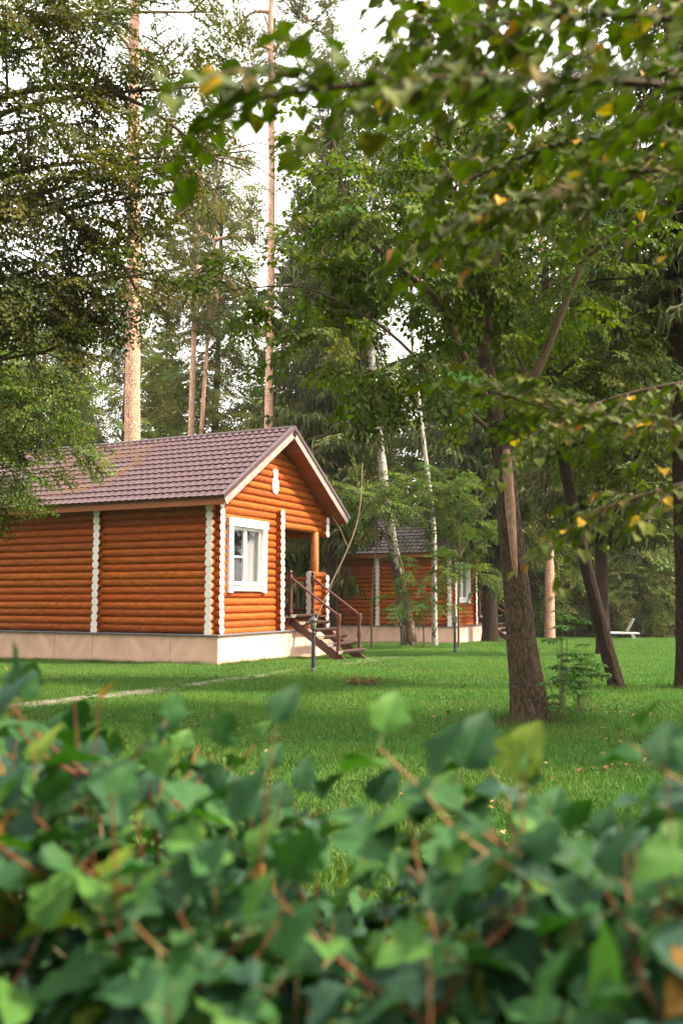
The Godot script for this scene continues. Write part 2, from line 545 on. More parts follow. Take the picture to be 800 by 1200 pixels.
func make_cabin(label: String) -> Node3D:
	var cabin := thing("log_cabin", label, "cabin", Vector3.ZERO, "log cabins on the lawn")
	rng.seed = 404
	# base
	var mb := MB.new()
	mb.box(Vector3(0.03, -0.9, BACK - 0.25), Vector3(5.72, 0.655, -0.03))
	var plinth := part("plinth", mb.commit(M.plinth), cabin)
	var seams := [0.0, 1.25, 3.45, 4.6, 6.4, 8.28]
	for i in seams.size() - 1:
		mb = MB.new()
		mb.chamfer_box(Vector3(0.0, -0.9, -seams[i + 1] + 0.004), Vector3(0.028, 0.65, -seams[i] - (0.004 if i else 0.0)), 0.004)
		part("panel", mb.commit(M.plinth), plinth)
	for q in [[0.002, 2.9], [2.908, 5.75]]:
		mb = MB.new()
		mb.chamfer_box(Vector3(q[0], -0.9, -0.028), Vector3(q[1], 0.65, 0.0), 0.004)
		part("panel", mb.commit(M.plinth), plinth)
	mb = MB.new()
	mb.chamfer_box(Vector3(-0.05, 0.658, BACK - 0.28), Vector3(5.79, 0.688, 0.05), 0.006)
	part("ledge", mb.commit(M.ledge), cabin)
	# walls
	var y0 := 0.70
	var wall_l := holder("wall", cabin)
	var wall_g := holder("wall", cabin)
	var wall_x := holder("wall", cabin)
	var wall_p := holder("wall", cabin)
	var wall_r := holder("wall", cabin)
	var stub := holder("porch_pier", cabin)
	var rear := holder("wall", cabin)
	for k in 17:
		var y := y0 + COURSE * (k + 0.5)            # logs that run along the house
		log_piece(wall_l, Vector3(0.30, y, BACK - 0.2), Vector3(0.30, y, -0.10 + rng.randf_range(-0.012, 0.012)), true, true)
		log_piece(wall_p, Vector3(3.0, y, -2.5), Vector3(3.0, y, -0.10 + rng.randf_range(-0.012, 0.012)), false, true)
		log_piece(wall_r, Vector3(5.45, y, BACK - 0.2), Vector3(5.45, y, -2.1), true, true)
		if y > 3.22:
			log_piece(wall_r, Vector3(5.45, y, -2.09), Vector3(5.45, y, -0.10 + rng.randf_range(-0.012, 0.012)), false, true)
		if y < 2.05:
			log_piece(stub, Vector3(5.45, y, -0.62), Vector3(5.45, y, -0.10 + rng.randf_range(-0.01, 0.01)), true, true)
	for k in 30:
		var y := y0 + COURSE * k                     # logs that run across the house
		var left := 0.10 + rng.randf_range(-0.012, 0.012)
		if k == 0:
			y += 0.035
		if y < 3.74:
			log_piece(wall_x, Vector3(left, y, -3.5), Vector3(2.9, y, -3.5), true, false)
			log_piece(rear, Vector3(0.1, y, BACK), Vector3(5.65, y, BACK), true, true)
			if y < 1.0:
				log_piece(wall_g, Vector3(left, y, -0.32), Vector3(5.3, y, -0.32), true, false)
			elif y > 1.66 and y < 3.25:
				log_piece(wall_g, Vector3(left, y, -0.32), Vector3(0.74, y, -0.32), true, false)
				log_piece(wall_g, Vector3(2.30, y, -0.32), Vector3(3.12, y, -0.32), false, false)
			elif y < 3.25:
				log_piece(wall_g, Vector3(left, y, -0.32), Vector3(3.12, y, -0.32), true, false)
			else:
				log_piece(wall_g, Vector3(left, y, -0.32), Vector3(5.65, y, -0.32), true, false)
			if y < 2.1:
				log_piece(stub, Vector3(4.80 + rng.randf_range(-0.012, 0.012), y, -0.32), Vector3(5.64, y, -0.32), true, false)
			log_piece(rear, Vector3(3.05, y, -2.3), Vector3(5.6, y, -2.3), false, false)
		elif y < RIDGE_Y - 0.32:
			log_piece(wall_g, Vector3(0.3, y, -0.32), Vector3(5.4, y, -0.32), false, false, 0.1, 1)
			if k % 1 == 0:
				log_piece(rear, Vector3(0.3, y, BACK), Vector3(5.4, y, BACK), false, false, 0.1, 1)
	log_piece(wall_g, Vector3(RIDGE_X, 5.31, -1.2), Vector3(RIDGE_X, 5.31, 0.04), false, true, 0.075)
	# floor and ceiling close the rooms
	mb = MB.new()
	mb.box(Vector3(0.3, 0.70, BACK), Vector3(2.95, 0.95, -0.4)); mb.box(Vector3(0.3, 3.62, BACK), Vector3(5.4, 3.66, -0.4))
	part("ceiling", mb.commit(M.room), cabin)
	# porch
	var deck := holder("porch_floor", cabin)
	for k in 14:
		mb = MB.new()
		mb.chamfer_box(Vector3(3.11, 0.985, -0.05 - 0.15 * (k + 1) + 0.008), Vector3(5.36, 1.02, -0.05 - 0.15 * k), 0.004)
		part("plank", mb.commit(M.tread), deck)
	mb = MB.new()
	mb.lathe(Vector3(5.10, 2.07, -0.32), [[0.001, 0], [0.115, 0], [0.115, 0.5], [0.11, 1.18], [0.001, 1.18]], 20, Color(0.95, 0.95, 0.9))
	part("post", mb.commit(M.post), cabin)
	var rail := holder("porch_railing", cabin)
	bar(rail, "top_rail", Vector3(5.45, 1.99, -2.1), Vector3(5.45, 1.99, -0.6), 0.10, 0.12, M.plank)
	bar(rail, "bottom_rail", Vector3(5.45, 1.16, -2.1), Vector3(5.45, 1.16, -0.6), 0.07, 0.09, M.red_brown)
	for k in 6:
		baluster(rail, "baluster", 5.45, 1.2, 1.95, -0.8 - 0.23 * k, 0.035)
	# stairs
	var st := holder("stairs", cabin)
	for k in 6:
		var y := 1.035 - 0.173 * k
		var z := -0.01 + 0.258 * k
		var tm := MB.new()
		var cap := MB.new()
		var r := 0.098
		var x0 := 3.37 + rng.randf_range(-0.012, 0.012)
		var x1 := 4.72 + rng.randf_range(-0.012, 0.012)
		var sg := 10
		for j in sg:
			var a0 := PI * j / sg + PI
			var a1 := PI * (j + 1) / sg + PI
			var p0 := Vector3(0, sin(a0) * r * 0.9, cos(a0) * r)
			var p1 := Vector3(0, sin(a1) * r * 0.9, cos(a1) * r)
			var o0 := Vector3(x0, y + 0.04, z)
			var o1 := Vector3(x1, y + 0.04, z)
			tm.quad(o0 + p1, o0 + p0, o1 + p0, o1 + p1)
			cap.tri(o0 + p0, o0 + p1, o0)
			cap.tri(o1 + p1, o1 + p0, o1)
		tm.quad(Vector3(x0, y + 0.04, z + r), Vector3(x1, y + 0.04, z + r), Vector3(x1, y + 0.04, z - r), Vector3(x0, y + 0.04, z - r))
		var tmesh := tm.commit(M.tread)
		cap.commit(M.white, tmesh)
		part("tread", tmesh, st)
	for x in [3.48, 4.58]:
		bar(st, "stringer", Vector3(x, 0.93, -0.16), Vector3(x, -0.16, 1.47), 0.06, 0.2, M.red_brown)
	for x in [3.43, 4.64]:
		baluster(st, "newel", x, 1.02, 2.06, -0.12, 0.06, true)
		baluster(st, "newel", x, 0.12, 1.10, 1.22, 0.064)
		bar(st, "handrail", Vector3(x, 2.02, -0.15), Vector3(x, 1.04, 1.24), 0.06, 0.055, M.red_brown)
	# window
	var win := holder("window", cabin)
	var fr := func(called: String, a: Vector3, b: Vector3, bev: float, m: Material):
		var q := MB.new()
		q.chamfer_box(a, b, bev, Color.WHITE)
		part(called, q.commit(m), win)
	fr.call("casing", Vector3(0.69, 1.60, -0.40), Vector3(0.86, 3.12, -0.155), 0.008, M.window_white)
	fr.call("casing", Vector3(2.18, 1.60, -0.40), Vector3(2.35, 3.12, -0.155), 0.008, M.window_white)
	fr.call("casing", Vector3(0.655, 3.12, -0.40), Vector3(2.385, 3.31, -0.14), 0.008, M.window_white)
	fr.call("casing", Vector3(0.862, 1.64, -0.40), Vector3(2.178, 1.78, -0.158), 0.008, M.window_white)
	fr.call("sill", Vector3(0.80, 1.775, -0.26), Vector3(2.24, 1.80, -0.12), 0.006, M.window_white)
	for q in [[0.862, 1.50], [1.502, 2.178]]:
		var x0: float = q[0]
		var x1: float = q[1]
		fr.call("sash", Vector3(x0, 1.80, -0.31), Vector3(x0 + 0.055, 3.118, -0.25), 0.006, M.window_white)
		fr.call("sash", Vector3(x1 - 0.055, 1.80, -0.31), Vector3(x1, 3.118, -0.25), 0.006, M.window_white)
		fr.call("sash", Vector3(x0 + 0.056, 3.06, -0.31), Vector3(x1 - 0.056, 3.117, -0.252), 0.006, M.window_white)
		fr.call("sash", Vector3(x0 + 0.056, 1.801, -0.31), Vector3(x1 - 0.056, 1.86, -0.252), 0.006, M.window_white)
		fr.call("pane", Vector3(x0 + 0.05, 1.85, -0.285), Vector3(x1 - 0.05, 3.07, -0.279), 0.001, M.glass)
	fr.call("glazing_bar", Vector3(0.918, 2.41, -0.305), Vector3(1.444, 2.45, -0.254), 0.006, M.window_white)
	for q in [[0.93, 1.26, 1.02], [1.56, 2.16, 1.40]]:
		var cm := MB.new()
		var p := []
		var nr := []
		var uv := []
		for j in 9:
			var f := j / 8.0
			for i in 29:
				var g := i / 28.0
				var wdt := lerpf(q[1], q[2] + 0.12 if q[0] < 1.0 else q[1], f)
				var x := lerpf(q[0], wdt, g)
				p.append(Vector3(x, lerpf(3.1, 1.75, f), -0.40 + 0.025 * sin(g * TAU * 5.0 + f) + 0.01 * sin(g * 21.0)))
				nr.append(Vector3(-cos(g * TAU * 5.0 + f) * 0.7, 0, 0.7).normalized()); uv.append(Vector2(g, f))
		# rows run downwards: turned so that the front faces the pane
		var p2 := []
		var n2 := []
		for j in range(8, -1, -1):
			for i in 29:
				p2.append(p[j * 29 + i]); n2.append(nr[j * 29 + i])
		cm.grid(p2, 29, n2, uv, Color(0.36, 0.345, 0.345))
		part("curtain", cm.commit(M.curtain), win)
	# number sign: a small oval with the figure over a larger oval
	var sg2 := MB.new()
	for q in [[4.255, 0.150, 0.215, 0.0], [4.545, 0.105, 0.125, 0.004]]:
		var prev := Vector3.ZERO
		for j in 33:
			var a := TAU * j / 32
			var e := Vector3(2.80 + q[1] * cos(a), q[0] + q[2] * sin(a), -0.195 + q[3])
			if j:
				sg2.tri(Vector3(2.80, q[0], -0.195 + q[3]), prev, e)
				sg2.quad(prev - Vector3(0, 0, 0.05), e - Vector3(0, 0, 0.05), e, prev)
			prev = e
	var sign_ := part("number_sign", sg2.commit(M.window_white), cabin)
	var ink := mat(Color(0.30, 0.29, 0.28), 0.7)
	var tx := TextMesh.new()
	tx.text = "2"
	tx.font_size = 32
	tx.pixel_size = 0.0052
	tx.depth = 0.006
	var sf := SystemFont.new()
	sf.font_names = PackedStringArray(["Droid Serif"])
	tx.font = sf
	tx.material = ink
	var figure := part("figure", tx, sign_)
	figure.position = Vector3(2.80, 4.545, -0.187)
	var ring := MB.new()
	for j in 32:
		var a := TAU * j / 32
		var b := TAU * (j + 1) / 32
		var f := func(an: float, k: float): return Vector3(2.80 + 0.115 * k * cos(an), 4.255 + 0.175 * k * sin(an), -0.192)
		ring.quad(f.call(a, 0.94), f.call(a, 1.0), f.call(b, 1.0), f.call(b, 0.94))
	part("outline", ring.commit(mat(Color(0.55, 0.52, 0.48), 0.7)), sign_)
	# roof
	var roof := holder("roof", cabin)
	var front := 0.28
	var len_t := 3.1 / cos(SLOPE)
	var rows := []
	for r in 14: rows.append(len_t + 0.03 - 0.291 * (13 - r))
	rows[0] = 0.0
	for s in [-1.0, 1.0]:
		mb = MB.new()
		slope_box(mb, s, 0.0, len_t - 0.01, -0.125, 0.0, BACK - 0.7, front - 0.03)
		part("roof_deck", mb.commit(M.plank), roof)
		for k in 36:
			mb = MB.new()
			var t := rng.randf_range(0.75, 1.1)
			slope_box(mb, s, 0.04 + 0.1 * k, 0.04 + 0.1 * k + 0.092, -0.147, -0.128, -0.40, front - 0.032, Color(t, t * rng.randf_range(0.85, 1.0), t))
			part("soffit_plank", mb.commit(M.plank), roof)
		var z := front + 0.02
		for j in 8:
			var waves := 6 if j < 7 else 5
			part("roof_sheet", roof_sheet(s, z, waves, rows), roof)
			z -= waves * 0.195
		mb = MB.new()
		slope_box(mb, s, 0.0, len_t + 0.02, -0.20, -0.015, front - 0.028, front, Color(rng.randf_range(0.95, 1.05), 1, 1))
		part("barge_board", mb.commit(M.barge), roof)
		mb = MB.new()
		slope_box(mb, s, -0.01, len_t + 0.045, 0.048, 0.060, front - 0.09, front + 0.028)
		slope_box(mb, s, -0.01, len_t + 0.045, -0.028, 0.0478, front + 0.010, front + 0.027)
		part("verge_trim", mb.commit(M.tile), roof)
		mb = MB.new()
		var ex: float = RIDGE_X + s * (3.1 - 0.03)
		mb.chamfer_box(Vector3(minf(ex, ex - s * 0.028), 3.50, BACK - 0.68), Vector3(maxf(ex, ex - s * 0.028), 3.645, front - 0.035), 0.004, Color(1.05, 1.05, 1.05))
		part("eave_board", mb.commit(M.plank), roof)
		mb = MB.new()
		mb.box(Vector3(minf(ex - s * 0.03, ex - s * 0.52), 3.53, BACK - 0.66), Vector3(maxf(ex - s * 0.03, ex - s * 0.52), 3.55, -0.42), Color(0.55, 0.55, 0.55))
		part("eave_soffit", mb.commit(M.plank), roof)
	mb = MB.new()
	mb.tube([Vector3(RIDGE_X, RIDGE_Y + 0.012, BACK - 0.7), Vector3(RIDGE_X, RIDGE_Y + 0.012, front + 0.03)], [0.062, 0.062], 14)
	part("ridge_cap", mb.commit(M.tile), roof)
	return cabin


# ------------------------------------------------------------------ leaves and sprays
func leaf_simple(mb: MB, at: Vector3, d: Vector3, up: Vector3, length: float, width: float, col: Color) -> void:
	# a small leaf folded along its midrib: two faces
	var s := d.cross(up).normalized()
	var nn := s.cross(d)
	var tip := at + d * length - nn * length * 0.12
	var mid := at + d * length * 0.45
	var l := mid + s * width * 0.5 + nn * width * 0.16
	var r := mid - s * width * 0.5 + nn * width * 0.16
	mb.tri(at, l, tip, col)
	mb.tri(at, tip, r, col * 0.97)

func leaf_ovate(mb: MB, at: Vector3, d: Vector3, up: Vector3, length: float, width: float, col: Color) -> void:
	# a broad pointed leaf: eight faces, folded and drooping at the tip
	var s := d.cross(up).normalized()
	var nn := s.cross(d)
	var f := func(t: float, w: float) -> Vector3:
		return at + d * length * t + s * width * w + nn * (absf(w) * width * 0.34 - length * 0.22 * t * t)
	var b: Vector3 = f.call(0.0, 0.0)
	var m1: Vector3 = f.call(0.4, 0.0)
	var tip: Vector3 = f.call(1.0, 0.0)
	for k in [1.0, -1.0]:
		var p1: Vector3 = f.call(0.08, 0.28 * k)
		var p2: Vector3 = f.call(0.34, 0.5 * k)
		var p3: Vector3 = f.call(0.68, 0.36 * k)
		if k > 0:
			mb.tri(b, p1, m1, col); mb.tri(p1, p2, m1, col); mb.tri(m1, p2, p3, col); mb.tri(m1, p3, tip, col)
		else:
			mb.tri(b, m1, p1, col); mb.tri(p1, m1, p2, col); mb.tri(m1, p3, p2, col); mb.tri(m1, tip, p3, col)

func outline_leaf(half: Array, fold: float, curl: float, wave: float, seed_: int, col: Color) -> MB:
	# a leaf of unit length along +X with the given outline of one half (t, w); midrib raised veins come from the fold
	var r := RandomNumberGenerator.new()
	r.seed = seed_
	var mb := MB.new()
	var ph := r.randf() * TAU
	var f := func(t: float, w: float) -> Vector3:
		return Vector3(t, absf(w) * fold - curl * t * t + wave * sin(t * 9.0 + w * 7.0 + ph) * absf(w) * 2.0, -w)
	for k in [1.0, -1.0]:
		for i in half.size() - 1:
			var a: Vector3 = f.call(half[i][0], half[i][1] * k * r.randf_range(0.94, 1.06))
			var b: Vector3 = f.call(half[i + 1][0], half[i + 1][1] * k)
			var am: Vector3 = f.call(half[i][0], half[i][1] * k * 0.45)
			var bm: Vector3 = f.call(half[i + 1][0], half[i + 1][1] * k * 0.45)
			var a0: Vector3 = f.call(minf(half[i][0], 0.98), 0.0)
			var b0: Vector3 = f.call(minf(half[i + 1][0], 1.0), 0.0)
			var c2 := col * (1.0 if i % 2 else 0.94)
			if k < 0:
				mb.tri(a0, am, bm, c2); mb.tri(a0, bm, b0, c2); mb.tri(am, a, b, col); mb.tri(am, b, bm, col)
			else:
				mb.tri(a0, bm, am, c2); mb.tri(a0, b0, bm, c2); mb.tri(am, b, a, col); mb.tri(am, bm, b, col)
	# stalk
	mb.tube([Vector3(-0.32, 0.03, 0), Vector3(-0.1, -0.005, 0), Vector3(0.05, 0, 0)], [0.012, 0.010, 0.008], 4, Color(0.35, 0.35, 0.2), false)
	return mb

func spray(nside: int, per: int, length: float, ll: float, lw: float, seed_: int, ovate: bool, droop: float, yellow: float, material: Material) -> ArrayMesh:
	# a leafy branch end along +X, leaves roughly facing +Y
	var r := RandomNumberGenerator.new()
	r.seed = seed_
	var mb := MB.new()
	var wood := Color(0.55, 0.42, 0.35)
	var twigs := [[Vector3.ZERO, Vector3(1, 0.05, 0), length]]
	for k in nside:
		var f := lerpf(0.15, 0.9, (k + r.randf()) / nside)
		var sg := 1.0 if k % 2 else -1.0
		var d := Vector3(r.randf_range(0.5, 0.9), r.randf_range(-0.25, 0.2) - droop * 0.3, sg * r.randf_range(0.55, 1.0)).normalized()
		twigs.append([Vector3(f * length, -droop * length * f * f * 0.5, 0), d, length * lerpf(0.55, 0.25, f) * r.randf_range(0.8, 1.25)])
	for tw in twigs:
		var o: Vector3 = tw[0]
		var d: Vector3 = tw[1]
		var le: float = tw[2]
		var pts := []
		for i in 4:
			var f := i / 3.0
			pts.append(o + d * le * f + Vector3(0, -droop * le * f * f * 0.5, 0))
		mb.tube(pts, [0.0055, 0.0045, 0.0035, 0.002], 3, wood, false)
		var cnt := maxi(3, int(per * le / length) + 2)
		for i in cnt:
			var f := (i + 0.6) / cnt
			var p := o + d * le * f + Vector3(0, -droop * le * f * f * 0.5, 0)
			var sg := 1.0 if i % 2 else -1.0
			if i == cnt - 1: sg = 0.0
			var across := d.cross(Vector3.UP).normalized()
			var ld := (d * r.randf_range(0.4, 0.9) + across * sg * r.randf_range(0.6, 1.1) + Vector3(0, r.randf_range(-0.55, 0.15) - droop * 0.4, 0)).normalized()
			var up := (Vector3.UP + Vector3(r.randf_range(-0.6, 0.6), 0, r.randf_range(-0.6, 0.6))).normalized()
			var b := r.randf_range(0.72, 1.25)
			var col := Color(b * r.randf_range(0.9, 1.15), b, b * r.randf_range(0.8, 1.1))
			if r.randf() < yellow: col = Color(b * 5.0, b * 2.2, b * 0.8)
			var z := r.randf_range(0.7, 1.2)
			if ovate: leaf_ovate(mb, p, ld, up, ll * z, lw * z, col)
			else: leaf_simple(mb, p, ld, up, ll * z, lw * z, col)
	return mb.commit(material)

func needle_branch(seed_: int) -> ArrayMesh:
	# a spruce branch of unit length along +X: side shoots with hanging twigs, clothed in needles
	var r := RandomNumberGenerator.new()
	r.seed = seed_
	var mb := MB.new()
	var ax := []
	var rr := []
	for i in 6:
		var f := i / 5.0
		ax.append(Vector3(f, -0.16 * sin(f * PI * 0.8) + 0.10 * f * f, 0.03 * sin(f * 5.0 + seed_)))
		rr.append(lerpf(0.016, 0.004, f))
	mb.tube(ax, rr, 4, Color(1.5, 0.9, 0.7), false)
	var blade := func(p: Vector3, d: Vector3, le: float, w: float, col: Color):
		var s := d.cross(Vector3(r.randf_range(-0.4, 0.4), 1, r.randf_range(-0.4, 0.4))).normalized()
		var nn := s.cross(d)
		for k in 2:
			var ss := s if k == 0 else (nn * 0.8 + s * 0.4).normalized()
			# ragged outline: five teeth on either side
			var prev_l := p
			var prev_r := p
			for i in 4:
				var f := (i + 1) / 4.0
				var wid := w * (1.0 - f * 0.75) * (1.35 if i % 2 == 0 else 0.75)
				var q := p + d * le * f + Vector3(0, -0.12 * le * f * f, 0)
				var l := q + ss * wid
				var rt := q - ss * wid * r.randf_range(0.7, 1.2)
				mb.quad(prev_r, rt, l, prev_l, col)
				prev_l = l; prev_r = rt
	for k in 20:
		var f := lerpf(0.12, 1.0, k / 19.0)
		var o := Vector3(f, -0.16 * sin(f * PI * 0.8) + 0.10 * f * f, 0.03 * sin(f * 5.0 + seed_))
		var sg := 1.0 if k % 2 else -1.0
		var d := Vector3(r.randf_range(0.5, 0.9), r.randf_range(-0.35, 0.02), sg * r.randf_range(0.5, 0.9)).normalized()
		if k == 19: d = Vector3(1, 0.1, 0)
		var le := lerpf(0.42, 0.16, f) * r.randf_range(0.7, 1.25)
		var b := r.randf_range(0.65, 1.3)
		blade.call(o, d, le, 0.026, Color(b * 1.05, b, b * 0.85))
		for q in 3:
			var g := r.randf_range(0.2, 0.95)
			var b2 := b * r.randf_range(0.7, 1.15)
			blade.call(o + d * le * g, (d * 0.5 + Vector3(r.randf_range(-0.4, 0.4), r.randf_range(-1.3, -0.3), r.randf_range(-0.5, 0.5))).normalized(), le * r.randf_range(0.35, 0.7), 0.022, Color(b2 * 1.05, b2, b2 * 0.8))
	return mb.commit(M.needle)

func pine_tuft(seed_: int) -> ArrayMesh:
	# a pine shoot: bursts of long needles round a forked twig
	var r := RandomNumberGenerator.new()
	r.seed = seed_
	var mb := MB.new()
	var ends := []
	for k in 7:
		var d := Vector3(r.randf_range(0.3, 1.0), r.randf_range(-0.15, 0.7), r.randf_range(-0.8, 0.8)).normalized()
		var e := d * r.randf_range(0.3, 0.75)
		mb.tube([Vector3.ZERO, e * 0.5 + Vector3(0.05, 0, 0), e], [0.012, 0.009, 0.006], 3, Color(1.8, 1.0, 0.6), false)
		ends.append([e, d])
	for q in ends:
		for i in 26:
			var d: Vector3 = (q[1] * 0.7 + Vector3(r.randf_range(-1, 1), r.randf_range(-0.8, 1), r.randf_range(-1, 1))).normalized()
			var p: Vector3 = q[0] - q[1] * r.randf_range(0.0, 0.22)
			var s := d.cross(Vector3(r.randf_range(-1, 1), 0.3, r.randf_range(-1, 1))).normalized() * 0.008
			var b := r.randf_range(0.7, 1.3)
			mb.tri(p - s, p + s, p + d * r.randf_range(0.10, 0.17), Color(b, b, b * 0.9))
	return mb.commit(M.needle)

func facing(d: Vector3, up: Vector3) -> Basis:
	var x := d.normalized()
	var z := x.cross(up).normalized()
	if z.length() < 0.5: z = x.cross(Vector3(0.3, 0.2, 1)).normalized()
	return Basis(x, z.cross(x), z)

func crown(parent: Node, meshes: Array, blobs: Array, count: int, tint: Color, vary: float, size: Array, droop: float, hollow: float, called := "crown") -> void:
	# sprays spread through lumps (centre, radii, share), pointing outwards; lumps share the sprays by their share
	var total := 0.0
	for b in blobs: total += b[2]
	var lists := []
	var cols := []
	for k in meshes.size(): lists.append([]); cols.append([])
	for b in blobs:
		var ce: Vector3 = b[0]
		var ra: Vector3 = b[1]
		for i in int(count * b[2] / total):
			var d := Vector3(rng.randfn(), rng.randfn() * 0.9, rng.randfn()).normalized()
			var p := ce + d * ra * pow(rng.randf(), hollow)
			# a coarse noise thins the crown into clumps and gaps
			if bump.get_noise_3d(p.x * 0.42, p.y * 0.42, p.z * 0.42) < -0.14 + 0.12 * rng.randf(): continue
			var out := Vector3(d.x, d.y * 0.45 - droop, d.z) + Vector3(rng.randfn(), rng.randfn() * 0.5, rng.randfn()) * 0.4
			var sc := rng.randf_range(size[0], size[1])
			var which := i % meshes.size()
			lists[which].append(Transform3D(facing(out, Vector3.UP + Vector3(rng.randfn(), 0, rng.randfn()) * 0.35).scaled_local(Vector3(sc, sc, sc)), p))
			var t := 1.0 + rng.randfn() * vary
			var w := rng.randfn() * vary * 0.5
			t = clampf(t, 0.5, 1.7)
			cols[which].append(Color(tint.r * t * (1.0 + w), tint.g * t, tint.b * t * (1.0 - w)))
	for k in meshes.size():
		many(called, meshes[k], lists[k], cols[k], parent)

func smooth_path(p: Array, per := 5) -> Array:
	var cu := Curve3D.new()
	for i in p.size():
		var t: Vector3 = (p[mini(i + 1, p.size() - 1)] - p[maxi(i - 1, 0)]) / 6.0
		cu.add_point(p[i], -t, t)
	var out := []
	for i in (p.size() - 1) * per + 1:
		out.append(cu.samplef(float(i) / per))
	return out

func taper(path: Array, r0: float, r1: float, flare := 0.0, pow_ := 1.0) -> Array:
	var out := []
	for i in path.size():
		var f := float(i) / (path.size() - 1)
		var h: float = (path[i] - path[0]).length()
		out.append(lerpf(r0, r1, pow(f, pow_)) * (1.0 + flare * exp(-h * 2.6)))
	return out

func trunk(parent: Node, pts: Array, r0: float, r1: float, bark: Material, seg := 18, flare := 0.5, amp := 0.10, col := Color.WHITE) -> Array:
	var path := smooth_path(pts, 12 if seg > 20 else 8)
	var mb := MB.new()
	mb.tube(path, taper(path, r0, r1, flare), seg, col, true, bump, amp, 0.06 if flare > 0.0 else 0.0, 0.16 if seg > 20 else 0.0)
	part("trunk", mb.commit(bark), parent)
	return path

func limb(parent: Node, pts: Array, r0: float, r1: float, bark: Material, seg := 8, twigs := 0) -> void:
	var path := smooth_path(pts, 5)
	var mb := MB.new()
	mb.tube(path, taper(path, r0, r1), seg, Color.WHITE, true, bump, 0.08)
	for k in twigs:
		var i := rng.randi_range(int(path.size() * 0.3), path.size() - 2)
		var d: Vector3 = (path[i + 1] - path[i]).normalized()
		var o := (d * 0.7 + Vector3(rng.randfn(), rng.randfn() * 0.6 + 0.2, rng.randfn()) * 0.7).normalized()
		var le: float = rng.randf_range(0.5, 1.3) * (path[path.size() - 1] - path[0]).length() * 0.28
		var a: Vector3 = path[i]
		mb.tube([a, a + o * le * 0.5 + Vector3(0, 0.05, 0) * le, a + o * le + Vector3(0, -0.12, 0) * le], [r0 * 0.35, r0 * 0.22, r1 * 0.5], 5, Color.WHITE, false)
	part("limb", mb.commit(bark), parent)

func spruce(called: String, label: String, group: String, at: Vector3, h: float, rad: float, r0: float, low: float, seed_: int, tint: Color, branches: Array, lean := Vector3.ZERO) -> Node3D:
	var t := thing(called, label, "spruce tree", at, group)
	rng.seed = seed_
	var path := trunk(t, [Vector3(0, -0.3, 0), Vector3(0, h * 0.3, 0) + lean * 0.3, Vector3(0, h * 0.7, 0) + lean * 0.7, Vector3(0, h, 0) + lean], r0, 0.03, M.dark_bark, 40 if at.z > -20.0 else 14, 0.35, 0.08)
	var lists := [[], []]
	var cols := [[], []]
	var y := low
	var k := 0
	while y < h - 0.3:
		var f := y / h
		var reach := rad * pow(1.0 - f, 0.75) * (0.75 + 0.25 * clampf((y - low) / 2.0, 0.0, 1.0)) + 0.25
		var cnt := 6 + int(rng.randf() * 3.0)
		var a0 := rng.randf() * TAU
		for i in cnt:
			var a := a0 + TAU * i / cnt + rng.randfn() * 0.22
			var sc := reach * rng.randf_range(0.65, 1.15)
			var dip := lerpf(-0.45, 0.25, f) + rng.randfn() * 0.12
			var d := Vector3(cos(a), dip, sin(a))
			var b := facing(d, Vector3.UP).scaled_local(Vector3(sc, sc, sc))
			lists[k % 2].append(Transform3D(b, Vector3(0, y + rng.randfn() * 0.1, 0) + lean * f))
			var q := clampf(1.0 + rng.randfn() * 0.2, 0.5, 1.6)
			cols[k % 2].append(Color(tint.r * q * (1.0 + rng.randfn() * 0.08), tint.g * q, tint.b * q))
			k += 1
		y += lerpf(0.42, 0.28, f) * rng.randf_range(0.8, 1.2)
	for i in 2: many("crown", branches[i], lists[i], cols[i], t)
	return t

func pine(called: String, label: String, group: String, pts: Array, r0: float, crown_low: float, rad: float, count: int, seed_: int, tufts: Array) -> Node3D:
	var base: Vector3 = pts[0]
	var t := thing(called, label, "pine tree", base, group)
	rng.seed = seed_
	var rel := []
	for p in pts: rel.append(p - base)
	var path := trunk(t, rel, r0, r0 * 0.42, M.pine_bark, 18, 0.15, 0.035)
	var top: Vector3 = rel[rel.size() - 1]
	var blobs := []
	for k in 11:
		var f := (k + rng.randf()) / 11.0
		var a := rng.randf() * TAU
		var y := lerpf(crown_low, top.y + 1.5, f)
		var reach := rad * (0.55 + 0.45 * sin(f * PI)) * rng.randf_range(0.5, 1.0)
		var from: Vector3 = path[clampi(int(path.size() * y / top.y) - 2, 0, path.size() - 1)]
		var ce := Vector3(from.x, y, from.z) + Vector3(cos(a), 0.1, sin(a)) * reach
		limb(t, [from, from.lerp(ce, 0.5) + Vector3(0, 0.3, 0), ce], 0.10, 0.02, M.pine_bark, 6, 4)
		blobs.append([ce, Vector3(rad * 0.42, rad * 0.26, rad * 0.42), 1.0])
	crown(t, tufts, blobs, count, Color(0.12, 0.13, 0.045), 0.22, [0.8, 1.5], -0.3, 0.55)
	return t

